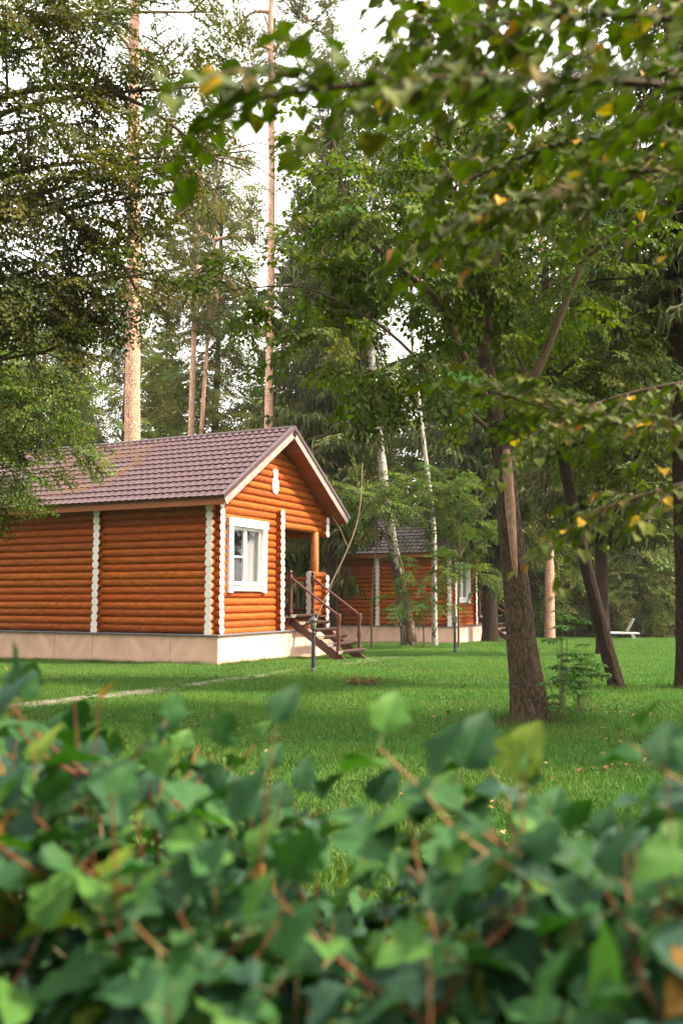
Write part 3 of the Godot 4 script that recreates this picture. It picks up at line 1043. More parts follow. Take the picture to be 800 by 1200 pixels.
func broadleaf(called: String, label: String, category: String, group: String, base: Vector3, stem: Array, r0: float, r1: float, bark: Material, limbs: Array, blobs: Array, meshes: Array, count: int, tint: Color, size: Array, droop: float, seed_: int, twigs := 5, seg := 16, flare := 0.5) -> Node3D:
	# stem, limbs and lumps are given in world metres
	var t := thing(called, label, category, base, group)
	rng.seed = seed_
	var rel := []
	for p in stem: rel.append(p - base)
	var path := trunk(t, rel, r0, r1, bark, seg, flare, 0.09 if bark != M.birch_bark else 0.03)
	for l in limbs:
		var pts := []
		for p in l[0]: pts.append(p - base)
		limb(t, pts, l[1], l[1] * 0.25, M.smooth_bark if bark == M.bark else bark, 9, twigs)
	var bl := []
	for b in blobs:
		var ce: Vector3 = b[0] - base
		bl.append([ce, b[1], b[2]])
		# a limb from the nearest fitting place on the trunk into each lump
		var best := 0
		for i in path.size():
			if path[i].y < ce.y - 0.25 * absf(Vector2(ce.x - path[i].x, ce.z - path[i].z).length()): best = i
		if best > 0 and b.size() < 4:
			var a: Vector3 = path[best]
			limb(t, [a, a.lerp(ce, 0.5) + Vector3(0, 0.12, 0) * (ce - a).length() * 0.6, ce + (ce - a) * 0.15], maxf(r1 * 0.7, 0.02), 0.008, M.smooth_bark if bark == M.bark else bark, 7, twigs)
	crown(t, meshes, bl, count, tint, 0.24, size, droop, 0.45)
	return t

func copy_of(t: Node3D, called: String, label: String, group: String, at: Vector3, turn: float, sc: float) -> Node3D:
	var o: Node3D = t.duplicate()
	o.name = numbered(called)
	add_child(o)
	o.set_meta("label", label)
	o.set_meta("group", group)
	o.position = at
	o.rotation.y = turn
	o.scale = Vector3(sc, sc * (1.0 + 0.06 * sin(turn * 3.0)), sc)
	return o


# ------------------------------------------------------------------ near shrubs and the branch overhead
func place_leaves(parent: Node3D, leaves: Array, halves: Array, buckets: Array, size_most: int) -> void:
	# leaves: [Transform3D in the parent's axes, bucket]. The ones that show largest become parts, the rest one part of stuff
	var shapes := []
	for k in 3:
		shapes.append([outline_leaf(halves, 0.30 + 0.1 * k, 0.16 + 0.10 * k, 0.05, 90 + k, Color.WHITE).commit(M.near_leaf)])
		for b in buckets:
			shapes[k].append(outline_leaf(halves, 0.30 + 0.1 * k, 0.16 + 0.10 * k, 0.05, 90 + k, b).commit(M.near_leaf))
	var order := []
	for i in leaves.size():
		var t: Transform3D = leaves[i][0]
		var p := parent.position + t.origin - Vector3(0, 1.5, 0)
		var d := -p.z * cos(deg_to_rad(PITCH_UP)) + p.y * sin(deg_to_rad(PITCH_UP))
		var y := p.y * cos(deg_to_rad(PITCH_UP)) + p.z * sin(deg_to_rad(PITCH_UP))
		var seen := d > 0.2 and absf(p.x) < 0.37 * d and absf(y) < 0.55 * d
		order.append([(t.basis.x.length() / d) if seen else 0.0, i])
	order.sort_custom(func(a, b): return a[0] > b[0])
	var lists := [[], [], []]
	var cols := [[], [], []]
	for q in order.size():
		var i: int = order[q][1]
		var k := i % 3
		if q < size_most and order[q][0] > 0.0:
			var o := part("leaf", shapes[k][leaves[i][1] + 1], parent)
			o.transform = leaves[i][0]
		else:
			lists[k].append(leaves[i][0])
			cols[k].append(buckets[leaves[i][1]])
	for k in 3: many("foliage", shapes[k][0], lists[k], cols[k], parent)

func leaf_on(list: Array, p: Vector3, d: Vector3, up: Vector3, size: float, bucket: int) -> void:
	var b := facing(d, up).scaled_local(Vector3(size, size, size * rng.randf_range(0.9, 1.15)))
	list.append([Transform3D(b, p + d.normalized() * size * 0.32), bucket])

const HEDGE_HALF := [[0.0, 0.02], [0.04, 0.20], [0.12, 0.35], [0.22, 0.40], [0.28, 0.33], [0.36, 0.43], [0.46, 0.46], [0.53, 0.37], [0.60, 0.27], [0.70, 0.29], [0.80, 0.21], [0.91, 0.10], [1.0, 0.0]]
const ELM_HALF := [[0.0, 0.02], [0.03, 0.17], [0.12, 0.33], [0.26, 0.42], [0.42, 0.43], [0.58, 0.36], [0.73, 0.25], [0.86, 0.12], [1.0, 0.0]]

func shrub(called: String, label: String, group: String, at: Vector3, spots: Array, seed_: int, bare: int) -> void:
	# spots: [x, z, height] of each stem, in world metres
	var t := thing(called, label, "shrub", at, group)
	rng.seed = seed_
	var leaves := []
	var n_stem := 0
	for s in spots:
		var h: float = s[2]
		var base := Vector3(s[0], 0, s[1]) - at
		var lean := Vector3(rng.randfn() * 0.10, 0, rng.randfn() * 0.08)
		var pts := smooth_path([base + Vector3(0, -0.03, 0), base + Vector3(0, h * 0.45, 0) + lean * 0.4 + Vector3(rng.randfn(), 0, rng.randfn()) * 0.015, base + Vector3(0, h, 0) + lean], 4)
		var mb := MB.new()
		var brown := Color(0.16, 0.055, 0.035) if rng.randf() < 0.65 else Color(0.24, 0.13, 0.06)
		mb.tube(pts, taper(pts, 0.0055, 0.0012), 6, brown, false)
		var ax := []     # stretches that carry leaves
		ax.append([pts, 0.5, 11])
		for k in 5:
			var i := rng.randi_range(int(pts.size() * 0.5), pts.size() - 2)
			var a: Vector3 = pts[i]
			var an := rng.randf() * TAU
			var le := rng.randf_range(0.12, 0.30)
			var d := Vector3(cos(an), rng.randf_range(0.5, 1.1), sin(an)).normalized()
			var tip := a + d * le
			if tip.y > h + 0.03: tip.y = h + 0.03 * rng.randf()
			var tw := smooth_path([a, a.lerp(tip, 0.5) + Vector3(cos(an), 0, sin(an)) * 0.02, tip], 3)
			mb.tube(tw, taper(tw, 0.0035, 0.0015), 5, brown, false)
			ax.append([tw, 0.15, 6])
		if n_stem < 60: part("stem", mb.commit(M.twig), t)
		n_stem += 1
		if n_stem <= bare: continue
		for q in ax:
			var pp: Array = q[0]
			for k in q[2]:
				var f := lerpf(q[1], 1.0, (k + rng.randf()) / q[2])
				var i := clampi(int(f * (pp.size() - 1)), 0, pp.size() - 2)
				var p: Vector3 = pp[i].lerp(pp[i + 1], f * (pp.size() - 1) - i)
				var an: float = k * 2.4 + rng.randf() * 0.8
				var up := (Vector3.UP * 1.0 + Vector3(rng.randfn(), 0, rng.randfn()) * 0.36 + Vector3(0, 0, 0.10)).normalized()
				var d := Vector3(cos(an), rng.randf_range(-0.55, 0.25), sin(an))
				var pick := rng.randf()
				var bucket := 0 if pick < 0.34 else 1 if pick < 0.64 else 2 if pick < 0.82 else 3 if pick < 0.95 else 4 if pick < 0.988 else 5
				if k == q[2] - 1: d = Vector3(cos(an) * 0.4, 0.9, sin(an) * 0.4)
				leaf_on(leaves, p, d, up, rng.randf_range(0.048, 0.104) * (0.75 if f > 0.93 else 1.0), bucket)
	place_leaves(t, leaves, HEDGE_HALF, [Color(0.042, 0.112, 0.038), Color(0.028, 0.078, 0.033), Color(0.072, 0.165, 0.038), Color(0.040, 0.090, 0.060), Color(0.15, 0.21, 0.035), Color(0.24, 0.13, 0.03)], 290)

func overhead_tree() -> void:
	# stands to the right of the picture; its low boughs reach across it
	var at := Vector3(3.3, 0, -3.6)
	var t := thing("elm_tree", "overhanging elm boughs with blurred green and yellow leaves in front", "tree", at)
	rng.seed = 515
	trunk(t, [Vector3(0, -0.2, 0), Vector3(-0.05, 1.8, 0.05), Vector3(0.0, 3.6, 0.1), Vector3(0.1, 5.2, 0.1)], 0.15, 0.07, M.bark, 16, 0.4)
	var boughs := [   # world points, radius, side twigs, leaf size
		[[Vector3(3.25, 2.75, -3.55), Vector3(2.0, 2.70, -2.3), Vector3(0.8, 2.50, -1.75), Vector3(0.25, 2.48, -1.66), Vector3(-0.20, 2.43, -1.65)], 0.018, 44, 0.056],
		[[Vector3(3.25, 2.9, -3.55), Vector3(2.0, 2.98, -2.6), Vector3(0.9, 2.94, -2.2), Vector3(0.5, 2.92, -2.15), Vector3(0.2, 2.86, -2.15)], 0.017, 34, 0.064],
		[[Vector3(3.28, 2.65, -3.55), Vector3(2.1, 2.72, -2.9), Vector3(1.15, 2.74, -2.6), Vector3(0.75, 2.70, -2.55), Vector3(0.38, 2.58, -2.55)], 0.015, 34, 0.062],
		[[Vector3(3.3, 3.4, -3.5), Vector3(2.1, 3.55, -3.0), Vector3(1.0, 3.42, -2.75), Vector3(0.55, 3.36, -2.7), Vector3(0.26, 3.28, -2.7)], 0.017, 36, 0.060],
		[[Vector3(3.3, 3.0, -3.6), Vector3(2.0, 3.15, -3.2), Vector3(1.15, 3.08, -3.0), Vector3(0.70, 3.02, -3.0), Vector3(0.34, 2.88, -3.05)], 0.016, 40, 0.062],
		[[Vector3(3.3, 3.6, -3.6), Vector3(2.2, 3.9, -3.7), Vector3(1.35, 3.75, -3.8), Vector3(0.95, 3.66, -3.8), Vector3(0.66, 3.52, -3.9)], 0.016, 34, 0.062],
		[[Vector3(3.3, 2.6, -3.6), Vector3(2.2, 3.0, -3.5), Vector3(1.45, 3.12, -3.45), Vector3(0.98, 3.08, -3.4), Vector3(0.62, 2.98, -3.5)], 0.015, 36, 0.062],
		[[Vector3(3.28, 2.1, -3.6), Vector3(2.1, 2.16, -3.3), Vector3(1.2, 2.10, -3.2), Vector3(0.86, 2.13, -3.2), Vector3(0.48, 2.24, -3.2)], 0.016, 30, 0.056],
		[[Vector3(3.28, 1.95, -3.6), Vector3(2.1, 1.98, -3.1), Vector3(1.3, 1.90, -2.95), Vector3(0.98, 1.83, -2.9), Vector3(0.76, 1.74, -2.9)], 0.014, 15, 0.054],
		[[Vector3(3.3, 2.35, -3.6), Vector3(2.2, 2.50, -3.9), Vector3(1.6, 2.46, -4.0), Vector3(1.15, 2.36, -4.0), Vector3(0.82, 2.2, -4.0)], 0.015, 20, 0.056],
	]
	var leaves := []
	for b in boughs:
		var pts := []
		for p in b[0]: pts.append(p - at)
		var path := smooth_path(pts, 7)
		var mb := MB.new()
		mb.tube(path, taper(path, b[1], 0.0035, 0.0, 0.7), 7, Color(0.075, 0.045, 0.032), false, bump, 0.06)
		for k in b[2]:
			var f := lerpf(0.30, 1.0, (k + rng.randf()) / b[2])
			var i := clampi(int(f * (path.size() - 1)), 0, path.size() - 2)
			var a: Vector3 = path[i]
			var d: Vector3 = (path[i + 1] - path[i]).normalized()
			var sg := 1.0 if k % 2 else -1.0
			var o := (d * rng.randf_range(0.5, 1.0) + Vector3(0, rng.randf_range(-0.5, 0.35), sg * rng.randf_range(0.4, 1.0))).normalized()
			var le := rng.randf_range(0.16, 0.42)
			var tw := smooth_path([a, a + o * le * 0.5 + Vector3(0, 0.01, 0), a + o * le + Vector3(0, -0.05, 0)], 3)
			mb.tube(tw, taper(tw, 0.003, 0.0012), 4, Color(0.085, 0.05, 0.035), false)
			var cnt := int(le * 30.0) + 2
			for q in cnt:
				var g := (q + 0.5) / cnt
				var j := clampi(int(g * (tw.size() - 1)), 0, tw.size() - 2)
				var p: Vector3 = tw[j].lerp(tw[j + 1], g * (tw.size() - 1) - j)
				var s2 := 1.0 if q % 2 else -1.0
				var ld := (o * 0.8 + o.cross(Vector3.UP).normalized() * s2 * rng.randf_range(0.5, 1.0) + Vector3(0, rng.randf_range(-0.6, 0.05), 0)).normalized()
				var up := (Vector3.UP + Vector3(rng.randfn(), 0, rng.randfn()) * 0.35).normalized()
				var pick := rng.randf()
				var bucket := 0 if pick < 0.36 else 1 if pick < 0.66 else 2 if pick < 0.86 else 3 if pick < 0.965 else 4 if pick < 0.99 else 5
				leaf_on(leaves, p, ld, up, b[3] * rng.randf_range(0.55, 1.08), bucket)
		part("bough", mb.commit(M.twig), t)
	place_leaves(t, leaves, ELM_HALF, [Color(0.086, 0.108, 0.014), Color(0.066, 0.088, 0.013), Color(0.108, 0.128, 0.016), Color(0.13, 0.10, 0.02), Color(0.55, 0.32, 0.03), Color(0.36, 0.15, 0.03)], 290)


# ------------------------------------------------------------------ garden things
func garden_lamp(label: String, at: Vector3) -> void:
	var t := thing("garden_lamp", label, "lamp", at, "lantern posts on the lawn")
	var mb := MB.new()
	mb.lathe(Vector3.ZERO, [[0.001, -0.05], [0.085, -0.05], [0.085, 0.02], [0.075, 0.03], [0.075, 0.10], [0.062, 0.12], [0.055, 0.15], [0.001, 0.15]], 16)
	part("base", mb.commit(M.lamp_metal), t)
	mb = MB.new()
	mb.lathe(Vector3.ZERO, [[0.05, 0.15], [0.045, 0.25], [0.031, 0.78], [0.03, 0.80], [0.045, 0.81], [0.045, 0.83], [0.028, 0.84], [0.03, 0.87], [0.06, 0.885], [0.06, 0.90], [0.001, 0.90]], 14)
	part("post", mb.commit(M.lamp_metal), t)
	mb = MB.new()
	mb.lathe(Vector3.ZERO, [[0.001, 0.901], [0.048, 0.901], [0.062, 1.045], [0.001, 1.045]], 6)
	part("glass", mb.commit(M.lamp_glass), t)
	mb = MB.new()
	for k in 6:
		var a := TAU * k / 6
		mb.tube([Vector3(cos(a) * 0.052, 0.89, sin(a) * 0.052), Vector3(cos(a) * 0.067, 1.05, sin(a) * 0.067)], [0.006, 0.006], 5)
	part("cage", mb.commit(M.lamp_metal), t)
	mb = MB.new()
	mb.lathe(Vector3.ZERO, [[0.001, 1.046], [0.092, 1.046], [0.092, 1.06], [0.05, 1.105], [0.03, 1.125], [0.012, 1.135], [0.02, 1.155], [0.012, 1.175], [0.001, 1.185]], 12)
	part("cap", mb.commit(M.lamp_metal), t)

func sun_lounger(at: Vector3, turn: float) -> void:
	var t := thing("sun_lounger", "white plastic sun lounger with raised backrest on far lawn", "sun lounger", at)
	t.rotation.y = turn
	var mb := MB.new()
	for s in [-1.0, 1.0]:
		mb.chamfer_box(Vector3(-0.95, 0.27, s * 0.30 - 0.03), Vector3(0.92, 0.34, s * 0.30 + 0.03), 0.012)
	mb.chamfer_box(Vector3(-0.98, 0.27, -0.33), Vector3(-0.951, 0.34, 0.33), 0.01)
	part("frame", mb.commit(M.plastic), t)
	for k in 10:
		mb = MB.new()
		mb.chamfer_box(Vector3(-0.93 + 0.125 * k, 0.342, -0.30), Vector3(-0.93 + 0.125 * k + 0.10, 0.365, 0.30), 0.006)
		part("slat", mb.commit(M.plastic), t)
	var back := holder("backrest", t)
	for k in 6:
		mb = MB.new()
		mb.chamfer_box(Vector3(0.02 + 0.12 * k, -0.012, -0.29), Vector3(0.02 + 0.12 * k + 0.095, 0.012, 0.29), 0.005)
		part("slat", mb.commit(M.plastic), back)
	for s in [-1.0, 1.0]:
		mb = MB.new()
		mb.chamfer_box(Vector3(0.0, -0.034, s * 0.28 - 0.02), Vector3(0.74, -0.013, s * 0.28 + 0.02), 0.005)
		part("rail", mb.commit(M.plastic), back)
	back.position = Vector3(0.36, 0.37, 0)
	back.rotation.z = deg_to_rad(62)
	for x in [-0.75, 0.62]:
		for s in [-1.0, 1.0]:
			mb = MB.new()
			mb.tube([Vector3(x, 0.29, s * 0.30), Vector3(x + (0.12 if x > 0 else -0.1), -0.02, s * 0.31)], [0.032, 0.024], 8)
			part("leg", mb.commit(M.plastic), t)

func path_strip(pts: Array, mats: Material) -> ArrayMesh:
	# pts: [left Vector2, right Vector2] in x, z; a slab 5 cm thick that stands 2 cm out of the lawn
	var mb := MB.new()
	for i in pts.size() - 1:
		var q := []
		for e in [pts[i][0], pts[i][1], pts[i + 1][1], pts[i + 1][0]]:
			q.append(Vector3(e.x, ground_at(e.y) + 0.022, e.y))
		mb.quad(q[0], q[1], q[2], q[3])
		var dn := Vector3(0, -0.06, 0)
		mb.quad(q[1] + dn, q[2] + dn, q[2], q[1])
		mb.quad(q[3] + dn, q[0] + dn, q[0], q[3])
	return mb.commit(mats)


# ------------------------------------------------------------------ the scene
func _ready() -> void:
	# camera
	var cam := Camera3D.new()
	cam.name = "camera"
	add_child(cam)
	cam.position = Vector3(0, 1.5, 0)
	cam.rotation_degrees = Vector3(PITCH_UP, 0, 0)
	var lens := CameraAttributesPhysical.new()
	lens.frustum_focal_length = 32.4
	lens.frustum_focus_distance = 19.0
	lens.exposure_aperture = 2.6
	cam.attributes = lens
	cam.fov = 58.11
	cam.near = 0.05
	cam.far = 600.0
	# sky: bright thin cloud
	var we := WorldEnvironment.new()
	we.name = "environment"
	var env := Environment.new()
	env.background_mode = Environment.BG_SKY
	var sky := Sky.new()
	var sm := ProceduralSkyMaterial.new()
	sm.sky_top_color = Color(0.96, 0.955, 0.93)
	sm.sky_horizon_color = Color(1.0, 0.98, 0.945)
	sm.sky_curve = 0.2
	sm.ground_bottom_color = Color(0.25, 0.25, 0.2)
	sm.ground_horizon_color = Color(0.6, 0.6, 0.55)
	sm.sun_angle_max = 1.0
	sm.sky_energy_multiplier = 1.0
	sky.sky_material = sm
	env.sky = sky
	env.tonemap_mode = Environment.TONE_MAPPER_LINEAR
	env.tonemap_exposure = 4.9
	env.fog_enabled = true
	env.fog_density = 0.0003
	env.fog_light_color = Color(0.95, 0.97, 0.92)
	env.sdfgi_enabled = true
	env.ssao_enabled = true
	env.ssil_enabled = true
	we.environment = env
	add_child(we)
	# hazy sun from the right
	var sun := DirectionalLight3D.new()
	sun.name = "sun"
	add_child(sun)
	sun.light_color = Color(1.0, 0.93, 0.82)
	sun.light_energy = 1.0
	sun.light_angular_distance = 5.0
	sun.shadow_enabled = true
	var az := deg_to_rad(97.0)
	var el := deg_to_rad(46.0)
	var towards := Vector3(sin(az) * cos(el), sin(el), -cos(az) * cos(el))
	sun.look_at_from_position(towards * 60.0, Vector3.ZERO)

	make_materials()
	build_ground()
	build_cabins()
	build_trees()
	build_garden()

func build_ground() -> void:
	var mb := MB.new()
	var p := []
	var nr := []
	var uv := []
	var xs := 61
	for j in 40:
		var z := 20.0 - 92.0 * j / 39.0
		for i in xs:
			var x := -60.0 + 120.0 * i / (xs - 1)
			p.append(Vector3(x, ground_at(z) + 0.012 * bump.get_noise_2d(x * 0.3, z * 0.3), z))
			nr.append(Vector3.UP); uv.append(Vector2(x, z))
	mb.grid(p, xs, nr, uv)
	structure("lawn", mb.commit(M.lawn), "mown green lawn in the clearing between the trees")
	mb = MB.new()
	p = []; nr = []; uv = []
	for j in 12:
		var z := -72.0 - 130.0 * j / 11.0
		for i in xs:
			var x := -200.0 + 400.0 * i / (xs - 1)
			p.append(Vector3(x, ground_at(z), z)); nr.append(Vector3.UP); uv.append(Vector2(x, z))
	mb.grid(p, xs, nr, uv)
	structure("forest_floor", mb.commit(M.floor_), "dark forest ground beyond the lawn")
	var strip := [[Vector2(-6.0, -10.9), Vector2(-5.5, -10.2)], [Vector2(-3.64, -14.55), Vector2(-3.3, -13.9)], [Vector2(-2.93, -15.75), Vector2(-2.5, -15.1)], [Vector2(-2.11, -17.2), Vector2(-1.75, -16.65)], [Vector2(-1.27, -18.9), Vector2(-0.9, -18.4)], [Vector2(-0.3, -20.9), Vector2(0.1, -20.4)], [Vector2(0.25, -22.6), Vector2(0.85, -21.9)], [Vector2(0.6, -24.4), Vector2(1.6, -23.4)], [Vector2(1.6, -25.4), Vector2(2.1, -24.6)]]
	structure("garden_path", path_strip(strip, M.path), "pale gravel path crossing the lawn to the cabin stairs")
	# grass
	var tufts := []
	for k in 3:
		rng.seed = 60 + k
		mb = MB.new()
		for i in 34:
			var o := Vector3(rng.randfn() * 0.075, 0, rng.randfn() * 0.075)
			var a := rng.randf() * TAU
			var s := Vector3(cos(a), 0, sin(a)) * rng.randf_range(0.0018, 0.0035)
			var h := rng.randf_range(0.035, 0.085)
			var b := Vector3(rng.randfn(), 0, rng.randfn()) * 0.4 * h
			var m := o + Vector3(0, h * 0.6, 0) + b * 0.4
			var t := o + Vector3(0, h, 0) + b
			var q := rng.randf_range(0.75, 1.3)
			var col := Color(q * rng.randf_range(0.85, 1.3), q, q * 0.8)
			mb.quad(o - s, o + s, m + s * 0.8, m - s * 0.8, col)
			mb.tri(m - s * 0.8, m + s * 0.8, t, col)
		tufts.append(mb.commit(M.grass))
	rng.seed = 61
	var lists := [[], [], []]
	var cols := [[], [], []]
	var patch := noise_of(0.35, 8, 3)
	for k in 95000:
		var d := sqrt(rng.randf_range(9.0, 47.0 * 47.0)) if k % 3 == 0 else sqrt(rng.randf_range(6.0, 26.0 * 26.0))
		var x := rng.randf_range(-0.46, 0.46) * d
		var z := -d
		# nothing grows through the path or under the cabins
		if on_path(x, z, strip) and rng.randf() < 0.84: continue
		if in_cabin(x, z): continue
		var q := patch.get_noise_2d(x, z)
		if Vector2(x - 2.15, z + 11.0).length() < 0.56 + 0.25 * q: continue
		var sc := rng.randf_range(0.6, 1.35) * (1.0 + 0.6 * q)
		lists[k % 3].append(Transform3D(Basis(Vector3.UP, rng.randf() * TAU).scaled_local(Vector3(1.2, sc, 1.2)), Vector3(x, ground_at(z) - 0.004, z)))
		var c := 1.0 + 0.35 * q + rng.randfn() * 0.12
		cols[k % 3].append(Color(0.100 * c * (1.0 + 0.3 * patch.get_noise_2d(x * 2.0 + 50, z * 2.0)), 0.186 * c, 0.046 * c))
	# longer tufts left standing round trunks and against the cabin's base
	for q in [[2.2, -11.0, 0.52, 0.85, 70], [4.36, -14.7, 0.2, 0.4, 40], [5.62, -15.0, 0.3, 0.5, 40], [-0.54, -17.91, 0.1, 0.2, 14]]:
		for k in q[4]:
			var a := rng.randf() * TAU
			var r := rng.randf_range(q[2], q[3])
			lists[k % 3].append(Transform3D(Basis(Vector3.UP, rng.randf() * TAU).scaled_local(Vector3(1.0, rng.randf_range(1.3, 2.6), 1.0)), Vector3(q[0] + cos(a) * r, 0.0, q[1] + sin(a) * r)))
			cols[k % 3].append(Color(0.085, 0.15, 0.035) * rng.randf_range(0.7, 1.2))
	for k in 500:
		var f := rng.randf()
		var pb := Vector3(-2.673, 0, -20.06) + (Vector3(-0.899, 0, -0.438) * f * 8.0 + Vector3(-0.438, 0, 0.899) * rng.randf_range(0.03, 0.2) if k % 2 else Vector3(0.438, 0, -0.899) * f * 3.6 + Vector3(0.899, 0, 0.438) * rng.randf_range(0.03, 0.2))
		lists[k % 3].append(Transform3D(Basis(Vector3.UP, rng.randf() * TAU).scaled_local(Vector3(1.0, rng.randf_range(1.0, 2.2), 1.0)), Vector3(pb.x, ground_at(pb.z), pb.z)))
		cols[k % 3].append(Color(0.09, 0.16, 0.038) * rng.randf_range(0.7, 1.2))
	for k in 3:
		var o := many("grass", tufts[k], lists[k], cols[k], self)
		meta(o, "short green grass blades covering the lawn", "grass", "", "stuff")
	# broad-leaved weeds between the blades
	mb = MB.new()
	for i in 9:
		var a := TAU * i / 9 + 0.3 * rng.randf()
		leaf_simple(mb, Vector3(cos(a), 0.3, sin(a)) * 0.012, Vector3(cos(a), rng.randf_range(0.15, 0.7), sin(a)).normalized(), Vector3.UP, rng.randf_range(0.04, 0.08), rng.randf_range(0.022, 0.035), Color.WHITE * rng.randf_range(0.8, 1.2))
	var rosette := mb.commit(M.grass)
	var wx := []
	var wc := []
	for k in 5200:
		var d := sqrt(rng.randf_range(9.0, 900.0))
		var x := rng.randf_range(-0.45, 0.45) * d
		if in_cabin(x, -d) or patch.get_noise_2d(x * 1.6 + 31.0, -d * 1.6) < 0.08: continue
		wx.append(Transform3D(Basis(Vector3.UP, rng.randf() * TAU).scaled_local(Vector3.ONE * rng.randf_range(0.6, 1.3)), Vector3(x, ground_at(-d) + 0.025, -d)))
		var c := rng.randf_range(0.7, 1.3)
		wc.append(Color(0.085 * c, 0.15 * c, 0.045 * c))
	var wo := many("lawn_weeds", rosette, wx, wc, self)
	meta(wo, "small broad-leaved weeds growing in patches through the lawn", "weeds", "", "stuff")
	# soil round the foot of the near tree
	mb = MB.new()
	for j in 28:
		var a := TAU * j / 28
		var b := TAU * (j + 1) / 28
		var ra := 0.72 + 0.16 * bump.get_noise_2d(cos(a) * 3, sin(a) * 3)
		var rb := 0.72 + 0.16 * bump.get_noise_2d(cos(b) * 3, sin(b) * 3)
		mb.tri(Vector3(2.15, 0.05, -11.0), Vector3(2.15 + ra * cos(b), 0.004, -11.0 - rb * sin(b)), Vector3(2.15 + ra * cos(a), 0.004, -11.0 - ra * sin(a)))
	structure("soil_patch", mb.commit(M.soil), "bare dark soil round the foot of the split trunk")

func on_path(x: float, z: float, strip: Array) -> bool:
	for i in strip.size() - 1:
		var poly := PackedVector2Array([strip[i][0], strip[i][1], strip[i + 1][1], strip[i + 1][0]])
		if z < poly[0].y + 1.5 and z > poly[2].y - 1.5 and Geometry2D.is_point_in_polygon(Vector2(x, z), poly): return true
	return false

const CABINS := [[-2.673, -20.06, 0.0], [4.60, -37.2, -0.36]]
func in_cabin(x: float, z: float) -> bool:
	for c in CABINS:
		var q: Vector3 = Basis(Vector3.UP, -deg_to_rad(64.0)) * Vector3(x - c[0], 0, z - c[1])
		if q.x > -0.03 and q.x < 5.78 and q.z < 0.03 and q.z > -8.4: return true
	return false

func build_cabins() -> void:
	var cabin := make_cabin("orange log cabin with maroon tiled roof and white window, nearest to camera")
	var far := cabin.duplicate()
	far.name = numbered("log_cabin")
	add_child(far)
	far.set_meta("label", "second orange log cabin half hidden behind birch trunks and leaves")
	var k := 0
	for o in [cabin, far]:
		o.position = Vector3(CABINS[k][0], CABINS[k][2], CABINS[k][1])
		o.rotation.y = deg_to_rad(64.0)
		k += 1
	# the far cabin's sign is not legible
	# brown needles shed on the roof
	var mb := MB.new()
	rng.seed = 71
	for i in 40:
		var a := rng.randf() * TAU
		var o := Vector3(rng.randfn() * 0.09, rng.randf() * 0.012, rng.randfn() * 0.09)
		var d := Vector3(cos(a), rng.randfn() * 0.1, sin(a)) * rng.randf_range(0.03, 0.07)
		var s := d.cross(Vector3.UP).normalized() * 0.006
		var q := rng.randf_range(0.6, 1.3)
		mb.tri(o - s, o + s, o + d, Color(0.21 * q, 0.115 * q, 0.05 * q))
	var m := mb.commit(M.litter)
	var xf := []
	var cols := []
	var turn := Basis(Vector3.UP, deg_to_rad(64.0))
	for i in 420:
		var t := rng.randf_range(0.15, 3.3)
		var z := -3.1 - absf(rng.randfn()) * 1.1 - rng.randf() * 2.0
		if bump.get_noise_2d(t * 0.7, z * 0.45) + (1.0 - absf(t - 1.4) * 0.8) * 0.3 < 0.12 * rng.randf() + 0.05: continue
		var p := turn * slope_at(-1.0, t, 0.045, z) + Vector3(CABINS[0][0], 0, CABINS[0][1])
		xf.append(Transform3D(turn * Basis(Vector3(0, 0, 1), SLOPE) * Basis(Vector3.UP, rng.randf() * TAU), p))
		cols.append(Color.WHITE * rng.randf_range(0.7, 1.3))
	var o := many("needle_litter", m, xf, cols, self)
	meta(o, "brown fallen needles lying on the maroon tiled roof", "needles", "", "stuff")

